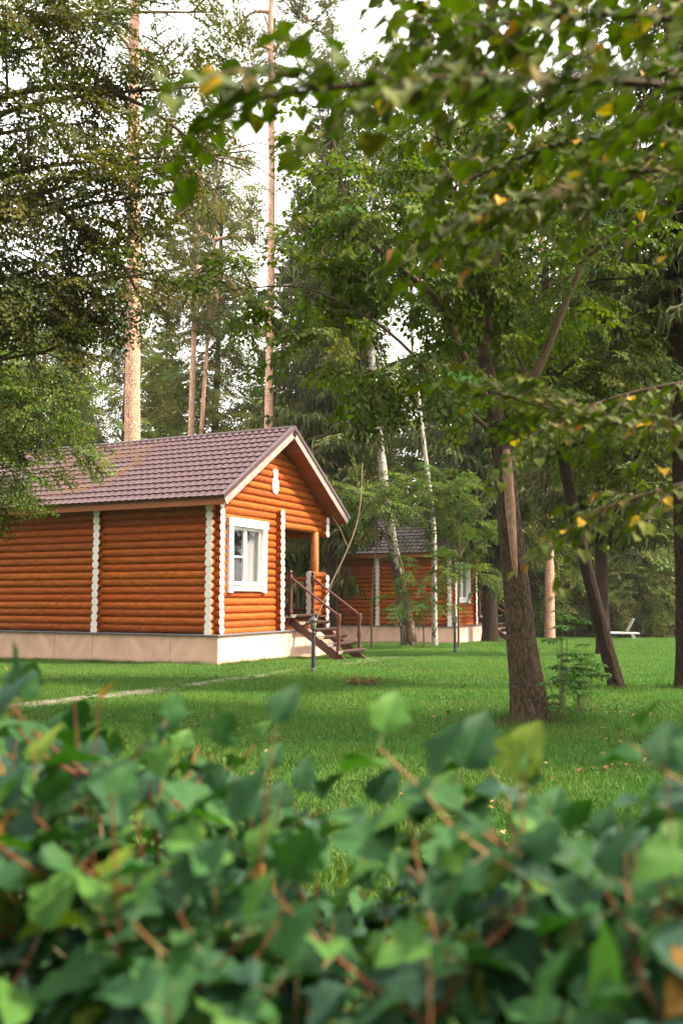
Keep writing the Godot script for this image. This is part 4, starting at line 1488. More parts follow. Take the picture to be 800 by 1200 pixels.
func build_trees() -> void:
	# leafy branch ends shared between the trees
	var mid := []
	var small := []
	var far := []
	var weep := []
	for k in 3:
		mid.append(spray(7, 8, 0.55, 0.078, 0.056, 200 + k, true, 0.35, 0.012, M.leaf))
		small.append(spray(8, 12, 0.55, 0.046, 0.032, 220 + k, false, 0.3, 0.004, M.leaf))
		far.append(spray(10, 13, 0.95, 0.085, 0.062, 240 + k, false, 0.4, 0.012, M.leaf))
		weep.append(spray(7, 14, 0.8, 0.052, 0.040, 260 + k, false, 1.3, 0.03, M.leaf))
	var needles := [needle_branch(301), needle_branch(302)]
	var tufts := [pine_tuft(311), pine_tuft(312)]

	# the split tree in the foreground
	var base := Vector3(2.21, 0, -11.0)
	var t := broadleaf("linden_tree", "nearest brown trunk with a long split of bare wood", "tree", "", base,
		[Vector3(2.24, -0.25, -11.0), Vector3(2.19, 0.35, -11.0), Vector3(2.13, 0.9, -11.0), Vector3(2.08, 1.6, -11.0), Vector3(2.0, 2.5, -11.0), Vector3(1.94, 3.13, -11.0), Vector3(1.84, 3.80, -10.95), Vector3(1.72, 4.4, -10.9)], 0.205, 0.075, M.bark,
		[[[Vector3(1.86, 3.66, -10.95), Vector3(1.45, 4.29, -10.6), Vector3(1.11, 5.01, -10.6), Vector3(0.41, 5.63, -10.6), Vector3(0.05, 6.26, -10.6), Vector3(-0.12, 7.11, -10.6)], 0.055],
		[[Vector3(1.98, 2.9, -11.0), Vector3(2.23, 3.81, -11.2), Vector3(2.54, 4.56, -11.2), Vector3(2.88, 5.37, -11.2), Vector3(3.19, 6.03, -11.2), Vector3(3.44, 6.85, -11.2)], 0.075],
		[[Vector3(1.90, 3.4, -10.98), Vector3(1.2, 3.9, -10.5), Vector3(0.5, 4.55, -10.3), Vector3(-0.4, 5.0, -10.2), Vector3(-1.3, 4.9, -10.0)], 0.03],
		[[Vector3(3.05, 5.75, -11.2), Vector3(3.5, 6.0, -11.0), Vector3(4.3, 6.25, -10.9)], 0.035]],
		[
		[Vector3(-0.48, 5.08, -10.20), Vector3(0.60, 0.40, 0.60), 0.5, 1],
		[Vector3(0.30, 5.97, -10.40), Vector3(0.70, 0.70, 0.70), 1.2, 1],
		[Vector3(1.01, 5.22, -10.60), Vector3(0.70, 0.60, 0.80), 1.1, 1],
		[Vector3(0.00, 7.00, -10.80), Vector3(0.50, 0.60, 0.60), 0.8, 1],
		[Vector3(0.68, 4.11, -10.30), Vector3(0.60, 0.40, 0.70), 0.7, 1],
		[Vector3(1.69, 6.23, -11.00), Vector3(0.80, 0.70, 0.80), 1.1],
		[Vector3(1.60, 4.29, -10.60), Vector3(0.50, 0.40, 0.60), 0.6, 1],
		[Vector3(2.60, 5.50, -11.40), Vector3(0.70, 0.70, 0.80), 1.1, 1],
		[Vector3(3.34, 6.48, -11.60), Vector3(0.80, 0.80, 0.90), 1.1, 1],
		[Vector3(0.00, 4.35, -10.10), Vector3(0.50, 0.35, 0.50), 0.5, 1],
		[Vector3(2.32, 7.54, -11.40), Vector3(0.90, 0.80, 0.90), 1.0],
		[Vector3(1.12, 7.94, -11.50), Vector3(0.80, 0.60, 0.80), 0.6],
		[Vector3(2.18, 3.89, -11.60), Vector3(0.50, 0.35, 0.50), 0.5, 1],
		[Vector3(-1.33, 4.86, -10.00), Vector3(0.40, 0.25, 0.40), 0.3, 1]],
		mid, 760, Color(0.105, 0.145, 0.028), [0.75, 1.25], 0.25, 1001, 7, 52, 0.5)
	var mb := MB.new()
	var sp := smooth_path([Vector3(1.955, 3.25, -10.86), Vector3(1.985, 2.7, -10.83), Vector3(2.015, 2.1, -10.815), Vector3(2.045, 1.72, -10.825)], 6)
	for i in sp.size(): sp[i] -= base
	mb.tube(sp, [0.045, 0.05, 0.055, 0.058, 0.06, 0.058, 0.06, 0.062, 0.06, 0.056, 0.055, 0.05, 0.048, 0.045, 0.04, 0.034, 0.026, 0.016, 0.006], 10, Color.WHITE, true, bump, 0.25)
	part("split_wood", mb.commit(M.bare_wood), t)

	# leaning tree to its right
	broadleaf("leaning_tree", "slim brown tree leaning left, right of the split trunk", "tree", "", Vector3(4.34, 0, -14.7),
		[Vector3(4.40, -0.2, -14.7), Vector3(4.30, 0.2, -14.7), Vector3(4.13, 0.96, -14.7), Vector3(3.94, 1.77, -14.7), Vector3(3.72, 2.86, -14.7), Vector3(3.57, 3.69, -14.7), Vector3(3.46, 4.67, -14.7), Vector3(3.34, 5.94, -14.7), Vector3(3.4, 7.2, -14.9)], 0.125, 0.05, M.dark_bark, [], [
		[Vector3(3.28, 4.76, -14.50), Vector3(0.90, 0.60, 0.90), 0.9],
		[Vector3(2.70, 5.74, -15.00), Vector3(0.90, 0.80, 0.90), 1.0],
		[Vector3(4.13, 4.05, -15.20), Vector3(0.90, 0.50, 0.90), 0.8],
		[Vector3(4.53, 5.45, -15.00), Vector3(0.90, 0.80, 0.90), 1.0],
		[Vector3(3.69, 6.94, -15.50), Vector3(1.00, 0.90, 1.00), 1.0],
		[Vector3(5.31, 6.94, -15.50), Vector3(1.00, 1.00, 1.00), 1.0],
		[Vector3(2.36, 7.09, -15.50), Vector3(0.90, 0.80, 0.90), 0.8]],
		mid, 640, Color(0.095, 0.125, 0.028), [0.8, 1.25], 0.3, 1002, 6, 32, 0.35)

	# the dark leafy tree on the left, its trunk outside the picture
	broadleaf("alder_tree", "dark small-leaved tree crown filling the upper left corner", "tree", "", Vector3(-5.6, 0, -9.6),
		[Vector3(-5.6, -0.2, -9.6), Vector3(-5.5, 2.0, -9.6), Vector3(-5.2, 4.5, -9.5), Vector3(-4.6, 6.5, -9.4), Vector3(-4.2, 8.6, -9.5)], 0.19, 0.06, M.bark,
		[[[Vector3(-5.1, 4.8, -9.5), Vector3(-4.2, 5.5, -9.3), Vector3(-3.2, 5.6, -9.2), Vector3(-2.4, 5.1, -9.3), Vector3(-2.05, 4.5, -9.35)], 0.05],
		[[Vector3(-4.8, 6.0, -9.4), Vector3(-3.6, 6.9, -9.5), Vector3(-2.4, 7.0, -9.7), Vector3(-1.4, 6.4, -10.0)], 0.05]], [
		[Vector3(-3.43, 7.40, -9.50), Vector3(1.20, 1.00, 1.20), 1.5],
		[Vector3(-2.95, 6.53, -9.50), Vector3(0.95, 0.80, 1.00), 1.0],
		[Vector3(-3.09, 5.63, -9.20), Vector3(1.20, 0.80, 1.00), 1.6],
		[Vector3(-1.60, 7.10, -9.80), Vector3(0.50, 0.70, 0.80), 0.35],
		[Vector3(-1.74, 6.39, -10.00), Vector3(0.60, 0.40, 0.70), 0.4],
		[Vector3(-2.25, 5.64, -9.40), Vector3(0.70, 0.40, 0.80), 0.35],
		[Vector3(-3.26, 4.66, -9.00), Vector3(0.80, 0.60, 0.80), 1.0],
		[Vector3(-2.63, 4.73, -9.20), Vector3(0.60, 0.35, 0.70), 0.45],
		[Vector3(-2.12, 4.76, -9.30), Vector3(0.35, 0.30, 0.40), 0.15],
		[Vector3(-2.95, 7.89, -9.80), Vector3(0.90, 0.70, 1.00), 1.0],
		[Vector3(-4.18, 6.27, -9.00), Vector3(1.30, 1.30, 1.30), 1.2],
		[Vector3(-3.94, 4.74, -9.00), Vector3(1.00, 0.90, 1.00), 1.1],
		[Vector3(-1.86, 8.13, -10.00), Vector3(0.50, 0.40, 0.60), 0.3],
		[Vector3(-3.06, 3.87, -9.00), Vector3(0.50, 0.25, 0.50), 0.3]],
		small, 1450, Color(0.105, 0.112, 0.036), [0.75, 1.25], 0.3, 1003, 6, 14, 0.4)
	broadleaf("maple_tree", "bright green boughs hanging over the left end of the maroon roof", "tree", "", Vector3(-7.4, 0, -14.6),
		[Vector3(-7.4, -0.2, -14.6), Vector3(-7.3, 2.0, -14.5), Vector3(-7.0, 4.2, -14.4), Vector3(-6.6, 6.0, -14.4)], 0.14, 0.05, M.bark, [], [
		[Vector3(-5.13, 4.38, -14.00), Vector3(0.90, 0.70, 0.90), 1.2],
		[Vector3(-4.55, 3.95, -14.20), Vector3(0.60, 0.28, 0.60), 0.45],
		[Vector3(-5.05, 3.45, -14.00), Vector3(0.55, 0.30, 0.60), 0.4],
		[Vector3(-6.06, 4.52, -14.00), Vector3(1.20, 1.00, 1.20), 1.5],
		[Vector3(-5.15, 2.93, -14.00), Vector3(0.35, 0.25, 0.40), 0.15],
		[Vector3(-4.89, 5.15, -14.40), Vector3(0.80, 0.50, 0.80), 0.7],
		[Vector3(-6.2, 6.0, -14.4), Vector3(1.2, 1.0, 1.2), 1.0]],
		small, 720, Color(0.130, 0.180, 0.038), [0.85, 1.35], 0.35, 1004, 6, 14, 0.4)

	# birches before the second cabin
	var bt := broadleaf("birch_tree", "stout white birch leaning left before the second cabin", "birch tree", "birch trees", Vector3(2.46, ground_at(-33.5), -33.5),
		[Vector3(2.55, -0.7, -33.5), Vector3(2.42, 0.1, -33.5), Vector3(2.16, 1.81, -33.5), Vector3(1.77, 3.98, -33.5), Vector3(1.47, 6.49, -33.5), Vector3(1.26, 8.71, -33.5), Vector3(1.08, 10.97, -33.5), Vector3(0.9, 14.23, -33.5), Vector3(0.9, 18.23, -33.5), Vector3(1.2, 22.0, -33.5)], 0.25, 0.05, M.birch_bark, [], [
		[Vector3(0.65, 17.56, -33.50), Vector3(2.20, 2.50, 2.20), 1.2],
		[Vector3(2.27, 19.24, -33.50), Vector3(2.20, 2.40, 2.20), 1.2],
		[Vector3(-0.32, 14.56, -33.50), Vector3(1.60, 1.80, 1.60), 0.8],
		[Vector3(1.57, 14.04, -33.00), Vector3(1.50, 1.60, 1.50), 0.7],
		[Vector3(3.26, 16.44, -34.00), Vector3(2.00, 2.00, 2.00), 0.9],
		[Vector3(1.30, 21.63, -33.50), Vector3(2.20, 2.00, 2.20), 1.0]],
		weep, 1100, Color(0.13, 0.155, 0.055), [1.0, 1.7], 0.7, 1005, 5, 18, 0.55)
	var foot := MB.new()
	var fp := smooth_path([Vector3(2.56, -0.75, -33.5), Vector3(2.42, 0.1, -33.5), Vector3(2.16, 1.81, -33.5), Vector3(1.90, 3.2, -33.5)], 7)
	for i in fp.size(): fp[i] -= bt.position
	foot.tube(fp, taper(fp, 0.285, 0.190, 0.5), 22, Color(1.9, 1.9, 1.9), true, bump, 0.34, 0.07)
	part("rough_bark", foot.commit(M.bark), bt)
	broadleaf("birch_tree", "slender sunlit birch right of the stout white birch", "birch tree", "birch trees", Vector3(3.33, ground_at(-34.2), -34.2),
		[Vector3(3.42, -0.6, -34.2), Vector3(3.42, 1.5, -34.2), Vector3(3.43, 4.09, -34.3), Vector3(3.23, 6.05, -34.3), Vector3(2.90, 9.04, -34.3), Vector3(2.69, 11.39, -34.3), Vector3(2.7, 15.5, -34.3), Vector3(2.9, 19.0, -34.3)], 0.12, 0.045, M.birch_bark, [], [
		[Vector3(2.4, 14.0, -34.5), Vector3(1.4, 1.6, 1.4), 1.0], [Vector3(3.6, 15.8, -34.5), Vector3(1.5, 1.6, 1.5), 1.0], [Vector3(2.6, 18.5, -34.3), Vector3(1.6, 1.8, 1.6), 1.0]],
		weep, 620, Color(0.12, 0.14, 0.035), [1.0, 1.6], 0.7, 1006, 5, 12, 0.3)

	# tall pines
	pine("pine_tree", "tall thick salmon-barked pine rising behind the nearest cabin's roof", "tall pine trees", [Vector3(-7.0, ground_at(-31), -31), Vector3(-7.11, 6.85, -31), Vector3(-7.22, 14.82, -31), Vector3(-7.35, 22.5, -31), Vector3(-7.3, 29.0, -31)], 0.315, 20.5, 3.6, 620, 2001, tufts)
	pine("pine_tree", "slim straight orange pine above the cabin's ridge end", "tall pine trees", [Vector3(-2.78, ground_at(-34), -34), Vector3(-2.72, 8.0, -34), Vector3(-2.66, 16.0, -34), Vector3(-2.75, 23.5, -34), Vector3(-2.7, 28.0, -34)], 0.19, 21.5, 2.6, 380, 2002, tufts)
	pine("pine_tree", "thin orange pine trunk right of the thick salmon pine", "tall pine trees", [Vector3(-6.65, ground_at(-40), -40), Vector3(-6.6, 8.7, -40), Vector3(-6.45, 17.5, -40), Vector3(-6.3, 22.0, -40)], 0.165, 13.5, 2.6, 420, 2003, tufts)
	pine("pine_tree", "thin crooked pine standing close beside another thin orange pine", "tall pine trees", [Vector3(-6.5, ground_at(-41.0), -41.0), Vector3(-6.45, 5.0, -41.0), Vector3(-6.2, 11.0, -41.0), Vector3(-5.85, 16.8, -41.0), Vector3(-5.8, 20.0, -41.0)], 0.12, 13.0, 2.2, 320, 2004, tufts)
	pine("pine_tree", "pinkish pine trunk high behind the boughs at upper centre right", "tall pine trees", [Vector3(6.6, ground_at(-49), -49), Vector3(6.6, 12.0, -49), Vector3(6.6, 24.0, -49), Vector3(6.5, 33.0, -49)], 0.24, 26.5, 3.0, 420, 2005, tufts)
	pine("pine_tree", "short lit stretch of pale pine trunk right of the split trunk", "tall pine trees", [Vector3(9.85, ground_at(-44.0), -44.0), Vector3(9.95, 9.0, -44.0), Vector3(9.9, 19.0, -44.0), Vector3(9.9, 24.0, -44.0)], 0.24, 17.0, 3.4, 420, 2006, tufts)

	# spruces that can be told apart
	var deep := Color(0.088, 0.105, 0.040)
	spruce("spruce_tree", "tall dark spruce with drooping boughs behind the porch", "spruce trees", Vector3(-0.35, ground_at(-34), -34), 24.0, 2.7, 0.24, 4.6, 3001, deep, needles)
	spruce("spruce_tree", "spruce behind the cabin's ridge, right of the slim orange pine", "spruce trees", Vector3(-1.9, ground_at(-39), -39), 20.0, 3.0, 0.22, 2.0, 3002, Color(0.105, 0.120, 0.045), needles)
	spruce("spruce_tree", "thick dark spruce trunk beside the second cabin's gable", "spruce trees", Vector3(6.19, ground_at(-38.7), -38.7), 26.0, 3.6, 0.33, 4.6, 3003, deep, needles)
	spruce("spruce_tree", "dark furrowed spruce trunk at the right edge of the picture", "spruce trees", Vector3(5.62, 0, -15.0), 15.0, 2.2, 0.235, 6.2, 3004, deep, needles)
	spruce("spruce_tree", "dark spruce trunk close behind the slim leaning tree", "spruce trees", Vector3(7.2, ground_at(-25.6), -25.6), 19.0, 2.6, 0.19, 4.0, 3005, deep, needles)

	# woodland behind the lawn
	var wood := "woodland trees behind the lawn"
	var a1 := broadleaf("woodland_tree", "tall olive-leaved tree behind the thin orange pines", "tree", wood, Vector3(-6.2, ground_at(-44), -44),
		[Vector3(-6.2, -0.9, -44), Vector3(-6.2, 6.0, -44), Vector3(-6.0, 14.0, -44), Vector3(-5.9, 21.0, -44)], 0.24, 0.07, M.bark, [], [
		[Vector3(-6.6, 7.0, -43.5), Vector3(2.4, 2.4, 2.4), 1.0], [Vector3(-5.2, 9.5, -43.8), Vector3(2.2, 2.2, 2.2), 1.0], [Vector3(-7.0, 12.0, -44), Vector3(2.4, 2.4, 2.4), 1.2],
		[Vector3(-5.3, 14.5, -44), Vector3(2.2, 2.4, 2.2), 1.2], [Vector3(-6.6, 17.5, -44), Vector3(2.0, 2.4, 2.0), 1.1], [Vector3(-5.9, 21.0, -44), Vector3(1.6, 2.2, 1.6), 0.8]],
		far, 1800, Color(0.150, 0.160, 0.055), [0.9, 1.5], 0.25, 4001, 4, 12)
	var a2 := broadleaf("woodland_tree", "pale green tree at the left edge behind the dark crown", "tree", wood, Vector3(-15.5, ground_at(-46), -46),
		[Vector3(-15.5, -0.9, -46), Vector3(-15.4, 5.0, -46), Vector3(-15.2, 11.0, -46), Vector3(-15.0, 16.0, -46)], 0.22, 0.06, M.bark, [], [
		[Vector3(-16.0, 4.5, -45.5), Vector3(2.8, 2.2, 2.6), 1.0], [Vector3(-14.2, 7.0, -45.8), Vector3(2.4, 2.2, 2.4), 1.0], [Vector3(-16.4, 9.5, -46), Vector3(2.4, 2.2, 2.4), 1.0], [Vector3(-15.0, 12.5, -46), Vector3(2.2, 2.4, 2.2), 1.0], [Vector3(-14.9, 16.0, -46), Vector3(1.8, 2.2, 1.8), 0.8]],
		weep, 2000, Color(0.12, 0.165, 0.07), [1.2, 1.9], 0.6, 4002, 4, 12)
	var a3 := broadleaf("woodland_tree", "bushy light green understorey tree behind the sun lounger", "tree", wood, Vector3(15.0, ground_at(-47), -47),
		[Vector3(15.0, -0.9, -47), Vector3(15.0, 2.0, -47), Vector3(14.9, 5.0, -47), Vector3(15.0, 8.0, -47)], 0.12, 0.04, M.bark, [], [
		[Vector3(14.2, 1.8, -46.6), Vector3(1.7, 1.5, 1.6), 1.0], [Vector3(15.8, 2.0, -46.8), Vector3(1.7, 1.6, 1.6), 1.0], [Vector3(14.9, 4.2, -47), Vector3(1.9, 1.5, 1.8), 1.0], [Vector3(14.6, 6.3, -47), Vector3(1.6, 1.4, 1.6), 0.8], [Vector3(15.6, 7.6, -47), Vector3(1.2, 1.3, 1.2), 0.6]],
		far, 1150, Color(0.175, 0.210, 0.062), [0.8, 1.25], 0.25, 4003, 4, 10)
	for q in [[a1, 16.0, -56.0, 1.2, 1.0, "tall leafy tree deep in the wood behind the slim leaning tree"], [a1, 10.5, -54.0, 4.0, 0.95, "tall leafy tree deep behind the split trunk's right side"],
		[a1, 0.6, -56.0, 3.4, 0.95, "tall leafy tree far behind, between the two birches' tops"], [a1, 20.0, -50.0, 2.5, 1.0, "tall leafy tree behind the furrowed trunk at the right edge"], [a1, -14.0, -58.0, 0.7, 1.0, "leafy tree far off, left of the thick salmon pine"],
		[a2, 18.5, -58.0, 3.7, 1.4, "pale drooping tree far behind the sun lounger"], [a2, -20.0, -52.0, 1.0, 1.2, "pale drooping tree farthest left in the background"],
		[a3, 10.2, -52.5, 1.7, 1.15, "bushy tree beside the short lit pine trunk"], [a3, -3.5, -44.0, 2.9, 1.2, "bushy tree at the foot of the slim straight orange pine"],
		[a3, 7.4, -50.5, 5.0, 1.2, "bushy tree behind the second cabin's gable"], [a3, -6.5, -47.0, 4.1, 1.2, "bushy tree low behind the two thin orange pines"],
		[a3, 17.8, -52.0, 0.9, 1.35, "bushy tree right of the sun lounger at the lawn's far edge"], [a3, 2.4, -49.0, 3.8, 1.7, "bushy tree above the second cabin's roof, behind the stout birch"], [a3, 8.9, -47.0, 3.0, 1.5, "bushy tree behind the split trunk, right of the second cabin"], [a3, 17.3, -49.0, 4.0, 1.6, "tall bushy tree right behind the sun lounger"], [a3, 12.2, -50.0, 5.7, 1.5, "bushy tree right of the short lit pine trunk"], [a3, 5.2, -53.0, 0.2, 1.8, "bushy tree above the second cabin's roof, behind the slender birch"]]:
		copy_of(q[0], "woodland_tree", q[5], wood, Vector3(q[1], ground_at(q[2]), q[2]), q[3], q[4])
	# the wood goes on round the clearing, outside the picture, and shades it from the low sky
	var ring := "woodland trees round the clearing"
	for q in [[a1, -15.0, -13.0, 0.3, 0.85], [a1, -13.0, -3.0, 1.9, 0.8], [a1, -9.0, 7.0, 2.7, 0.85], [a1, -1.5, 11.0, 3.9, 0.85], [a1, 7.0, 9.5, 5.1, 0.85], [a1, 13.5, 3.0, 0.9, 0.8], [a1, 14.5, -8.5, 4.4, 0.75],
		[a3, -12.5, -9.5, 2.0, 1.3], [a3, -11.0, 1.0, 0.6, 1.3], [a3, -5.5, 9.0, 1.4, 1.3], [a3, 3.0, 10.5, 2.3, 1.3], [a3, 10.5, 6.0, 3.1, 1.3], [a3, 12.5, -3.5, 4.7, 1.2], [a1, -20.0, -24.0, 3.3, 0.9], [a3, -14.5, -19.0, 5.5, 1.2]]:
		copy_of(q[0], "woodland_tree", "leafy tree round the clearing, outside the picture", ring, Vector3(q[1], ground_at(q[2]), q[2]), q[3], q[4])
	var s0 := spruce("woodland_spruce", "dark spruce close behind the short lit pine trunk", wood, Vector3(13.0, ground_at(-58), -58), 22.0, 3.4, 0.24, 0.8, 3010, deep, needles)
	for q in [[19.0, -62.0, 1.0, 1.15, "dark spruce deep behind the sun lounger"], 		[20.5, -54.0, 5.0, 1.1, "dark spruce hidden behind the furrowed trunk at right edge"], [-4.9, -57.0, 1.5, 0.8, "small far spruce left of the slim straight orange pine"], [0.8, -48.0, 2.6, 0.75, "far spruce above the second cabin, left of the stout birch"],
		[-12.0, -62.0, 0.4, 1.0, "far spruce just right of the thick salmon pine"], [22.0, -64.0, 2.2, 1.2, "farthest dark spruce near the right edge"], [-19.0, -64.0, 2.9, 1.0, "far spruce behind the hanging boughs at left"]]:
		copy_of(s0, "woodland_spruce", q[4], wood, Vector3(q[0], ground_at(q[1]), q[1]), q[2], q[3])

	# young growth before the second cabin
	var yg := "saplings before the second cabin"
	broadleaf("sapling", "slim leafy sapling right of the birches, before second cabin's wall", "sapling", yg, Vector3(3.95, ground_at(-31.5), -31.5),
		[Vector3(3.95, -0.4, -31.5), Vector3(3.98, 1.6, -31.5), Vector3(4.05, 3.4, -31.7), Vector3(3.8, 5.2, -31.9)], 0.045, 0.018, M.smooth_bark, [], [
		[Vector3(4.16, 3.87, -32.0), Vector3(1.1, 0.8, 1.0), 1.0], [Vector3(4.73, 2.5, -32.0), Vector3(0.6, 0.6, 0.7), 0.5], [Vector3(3.47, 5.3, -32.0), Vector3(1.2, 0.9, 1.0), 1.3], [Vector3(3.3, 2.4, -31.4), Vector3(0.6, 0.4, 0.6), 0.4]],
		far, 190, Color(0.100, 0.145, 0.035), [0.7, 1.1], 0.2, 4101, 3, 8, 0.2)
	broadleaf("sapling", "leafy sapling at the foot of the stout leaning birch", "sapling", yg, Vector3(2.75, ground_at(-31), -31.0),
		[Vector3(2.75, -0.4, -31.0), Vector3(2.7, 1.2, -31.0), Vector3(2.5, 2.6, -31.0)], 0.03, 0.012, M.smooth_bark, [], [
		[Vector3(2.9, 1.6, -31.0), Vector3(0.7, 0.5, 0.7), 0.8], [Vector3(2.1, 1.4, -31.0), Vector3(0.6, 0.4, 0.6), 0.5], [Vector3(2.5, 2.7, -31.0), Vector3(0.7, 0.5, 0.7), 0.7]],
		far, 50, Color(0.075, 0.130, 0.032), [0.6, 1.0], 0.2, 4102, 3, 8, 0.2)
	broadleaf("sapling", "leafy sapling crown between cabin porch and the leaning birch", "sapling", yg, Vector3(1.0, ground_at(-31.4), -31.4),
		[Vector3(1.0, -0.4, -31.4), Vector3(1.05, 1.8, -31.4), Vector3(1.2, 3.6, -31.3), Vector3(1.1, 5.0, -31.3)], 0.04, 0.015, M.smooth_bark, [], [
		[Vector3(1.5, 4.5, -31.0), Vector3(1.1, 0.7, 1.0), 1.0], [Vector3(0.73, 4.9, -31.5), Vector3(0.9, 0.6, 0.8), 0.8], [Vector3(2.4, 5.2, -31.2), Vector3(1.0, 0.7, 0.8), 0.9]],
		far, 190, Color(0.095, 0.135, 0.034), [0.7, 1.1], 0.2, 4103, 3, 8, 0.2)
	# a bare leaning stem
	var st := thing("bare_sapling", "thin bare stem arching up beside the cabin's stairs", "sapling", Vector3(-0.85, ground_at(-24.0), -24.0))
	mb = MB.new()
	var bp := smooth_path([Vector3(-0.12, -0.1, 0), Vector3(0.08, 0.7, 0), Vector3(0.52, 1.8, 0), Vector3(1.12, 3.1, 0), Vector3(1.34, 4.0, 0), Vector3(1.40, 5.1, 0)], 5)
	mb.tube(bp, taper(bp, 0.032, 0.008), 8, Color(0.27, 0.19, 0.13), false, bump, 0.05)
	part("stem", mb.commit(M.twig), st)
	for q in [[1.9, 0.55, 0.7], [2.9, -0.4, 0.8], [3.6, 0.4, 0.6]]:
		mb = MB.new()
		var i := int(bp.size() * q[0] / 5.2)
		var a: Vector3 = bp[i]
		mb.tube([a, a + Vector3(q[1] * 0.5, q[2] * 0.6, 0.1), a + Vector3(q[1], q[2], 0.15)], [0.010, 0.007, 0.003], 5, Color(0.24, 0.16, 0.11), false)
		part("twig", mb.commit(M.twig), st)

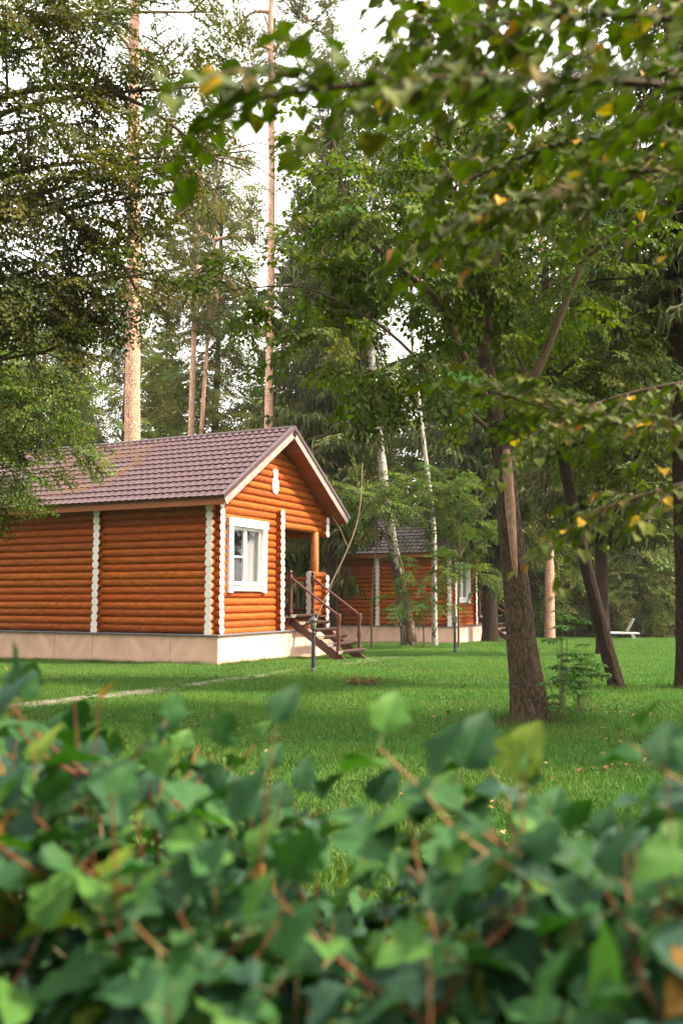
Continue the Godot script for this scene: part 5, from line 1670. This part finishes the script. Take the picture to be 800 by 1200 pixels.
func build_garden() -> void:
	garden_lamp("small black lantern post on lawn beside nearest cabin's stairs", Vector3(-0.54, 0, -17.91))
	garden_lamp("small dark lantern post further off, before the second cabin", Vector3(3.32, ground_at(-27.25), -27.25))
	sun_lounger(Vector3(13.1, ground_at(-44.0), -44.0), deg_to_rad(-8.0))
	# withered brown tuft in the grass
	var mb := MB.new()
	rng.seed = 81
	var t := thing("withered_plant", "low withered brown plant on the lawn beyond the hedge", "plant", Vector3(0.33, 0, -15.5))
	for k in 46:
		var a := rng.randf() * TAU
		var r := rng.randf() * 0.22
		var o := Vector3(cos(a) * r * 1.4, 0, sin(a) * r)
		var h := rng.randf_range(0.08, 0.22)
		var e := o + Vector3(cos(a) * 0.10, h, sin(a) * 0.08)
		mb.tube([o, o.lerp(e, 0.6) + Vector3(0, 0.02, 0), e], [0.004, 0.003, 0.002], 4, Color(0.12, 0.06, 0.035), false)
		for q in 5:
			var p := o.lerp(e, rng.randf_range(0.3, 1.0))
			var b := rng.randf_range(0.6, 1.3)
			leaf_simple(mb, p, Vector3(rng.randfn(), rng.randfn() * 0.5, rng.randfn()).normalized(), Vector3.UP, 0.05, 0.035, Color(0.15 * b, 0.065 * b, 0.04 * b))
	part("stem", mb.commit(M.twig), t)
	# weeds at the foot of the split tree
	var ws := [spray(4, 7, 0.5, 0.11, 0.075, 330, true, 0.3, 0.0, M.leaf), spray(5, 6, 0.6, 0.12, 0.08, 331, true, 0.3, 0.0, M.leaf)]
	for q in [[2.66, -11.3, 1.35, 5], [2.95, -11.6, 1.05, 6], [2.52, -10.85, 0.75, 3], [3.25, -12.2, 0.8, 4]]:
		var w := thing("weed", ["tall leafy weed close against the split trunk", "tall leafy weed a step right of the split trunk", "short leafy weed in front of the split trunk's foot", "lower leafy weed farthest right of the split trunk"][taken.get("weed", -1) + 1], "weed", Vector3(q[0], 0, q[1]), "weeds by the split trunk")
		var xf := []
		var cols := []
		for k in q[3] + 3:
			mb = MB.new()
			var top := Vector3(rng.randfn() * 0.14, q[2] * rng.randf_range(0.7, 1.0), rng.randfn() * 0.12)
			var pts := smooth_path([Vector3(rng.randfn() * 0.05, -0.02, rng.randfn() * 0.05), top * 0.5, top], 4)
			mb.tube(pts, taper(pts, 0.006, 0.0025), 5, Color(0.10, 0.12, 0.04), false)
			part("stem", mb.commit(M.twig), w)
			for i in 2:
				var p: Vector3 = pts[rng.randi_range(3, pts.size() - 1)]
				var a := rng.randf() * TAU
				xf.append(Transform3D(facing(Vector3(cos(a), 0.15, sin(a)), Vector3.UP).scaled_local(Vector3.ONE * rng.randf_range(0.3, 0.6)), p))
				var b := rng.randf_range(0.7, 1.3)
				cols.append(Color(0.075 * b, 0.15 * b, 0.045 * b))
		many("foliage", ws[int(q[3]) % 2], xf, cols, w)
	# leaves shed on the grass
	mb = MB.new()
	leaf_ovate(mb, Vector3.ZERO, Vector3(1, 0, 0), Vector3(0, 1, 0), 0.055, 0.042, Color.WHITE)
	var lm := mb.commit(M.litter)
	var xf := []
	var cols := []
	rng.seed = 82
	for k in 1300:
		var d := sqrt(rng.randf_range(9.0, 150.0)) if k < 1000 else sqrt(rng.randf_range(100.0, 400.0))
		var x := rng.randf_range(-0.44, 0.44) * d
		var lots := 1.0 if x > 0.1 * d else 0.35
		if k >= 1000: lots = 0.5 if x > 0.16 * d else 0.04
		if rng.randf() > lots or in_cabin(x, -d) or bump.get_noise_2d(x * 0.5, d * 0.5) < 0.02 * rng.randfn(): continue
		var b := Basis(Vector3.UP, rng.randf() * TAU) * Basis(Vector3(1, 0, 0), rng.randfn() * 0.5) * Basis(Vector3(0, 0, 1), rng.randfn() * 0.5)
		xf.append(Transform3D(b.scaled_local(Vector3.ONE * rng.randf_range(0.6, 1.25)), Vector3(x, ground_at(-d) + rng.randf_range(0.035, 0.07), -d)))
		var c := rng.randf_range(0.6, 1.3)
		cols.append([Color(0.30, 0.17, 0.04) * c, Color(0.20, 0.09, 0.04) * c, Color(0.36, 0.24, 0.11) * c, Color(0.15, 0.08, 0.045) * c][k % 4])
	var fo := many("fallen_leaves", lm, xf, cols, self)
	meta(fo, "yellow and brown leaves fallen on the grass", "leaves", "", "stuff")
	# the hedge in front of the camera: two clumps with a dip between
	rng.seed = 83
	var left := []
	var right := []
	for k in 52:
		var d := rng.randf_range(1.12, 2.2)
		var x := rng.randf_range(-0.62, -0.06) * d
		left.append([x, -d, 1.5 - 0.098 * d - 0.30 * pow(rng.randf(), 1.4) - 3.2 * maxf(0.0, x / d + 0.15)])
	for k in 46:
		var d := rng.randf_range(1.0, 2.1)
		var x := rng.randf_range(-0.05, 0.62) * d
		right.append([x, -d, 1.5 - 0.168 * d - 0.28 * pow(rng.randf(), 1.4) - 2.2 * maxf(0.0, 0.05 - x / d)])
	for k in 18:
		left.append([rng.randf_range(-0.95, -0.12), -rng.randf_range(1.0, 1.7), rng.randf_range(0.72, 1.08)])
		right.append([rng.randf_range(0.0, 0.95), -rng.randf_range(1.0, 1.7), rng.randf_range(0.70, 1.06)])
	shrub("hedge_shrub", "blurred lobed-leaf hedge shrub in the lower left foreground", "hedge shrubs in front of the camera", Vector3(-0.55, 0, -1.6), left, 84, 3)
	shrub("hedge_shrub", "blurred lobed-leaf hedge shrub in the lower right foreground", "hedge shrubs in front of the camera", Vector3(0.5, 0, -1.6), right, 85, 1)
	overhead_tree()
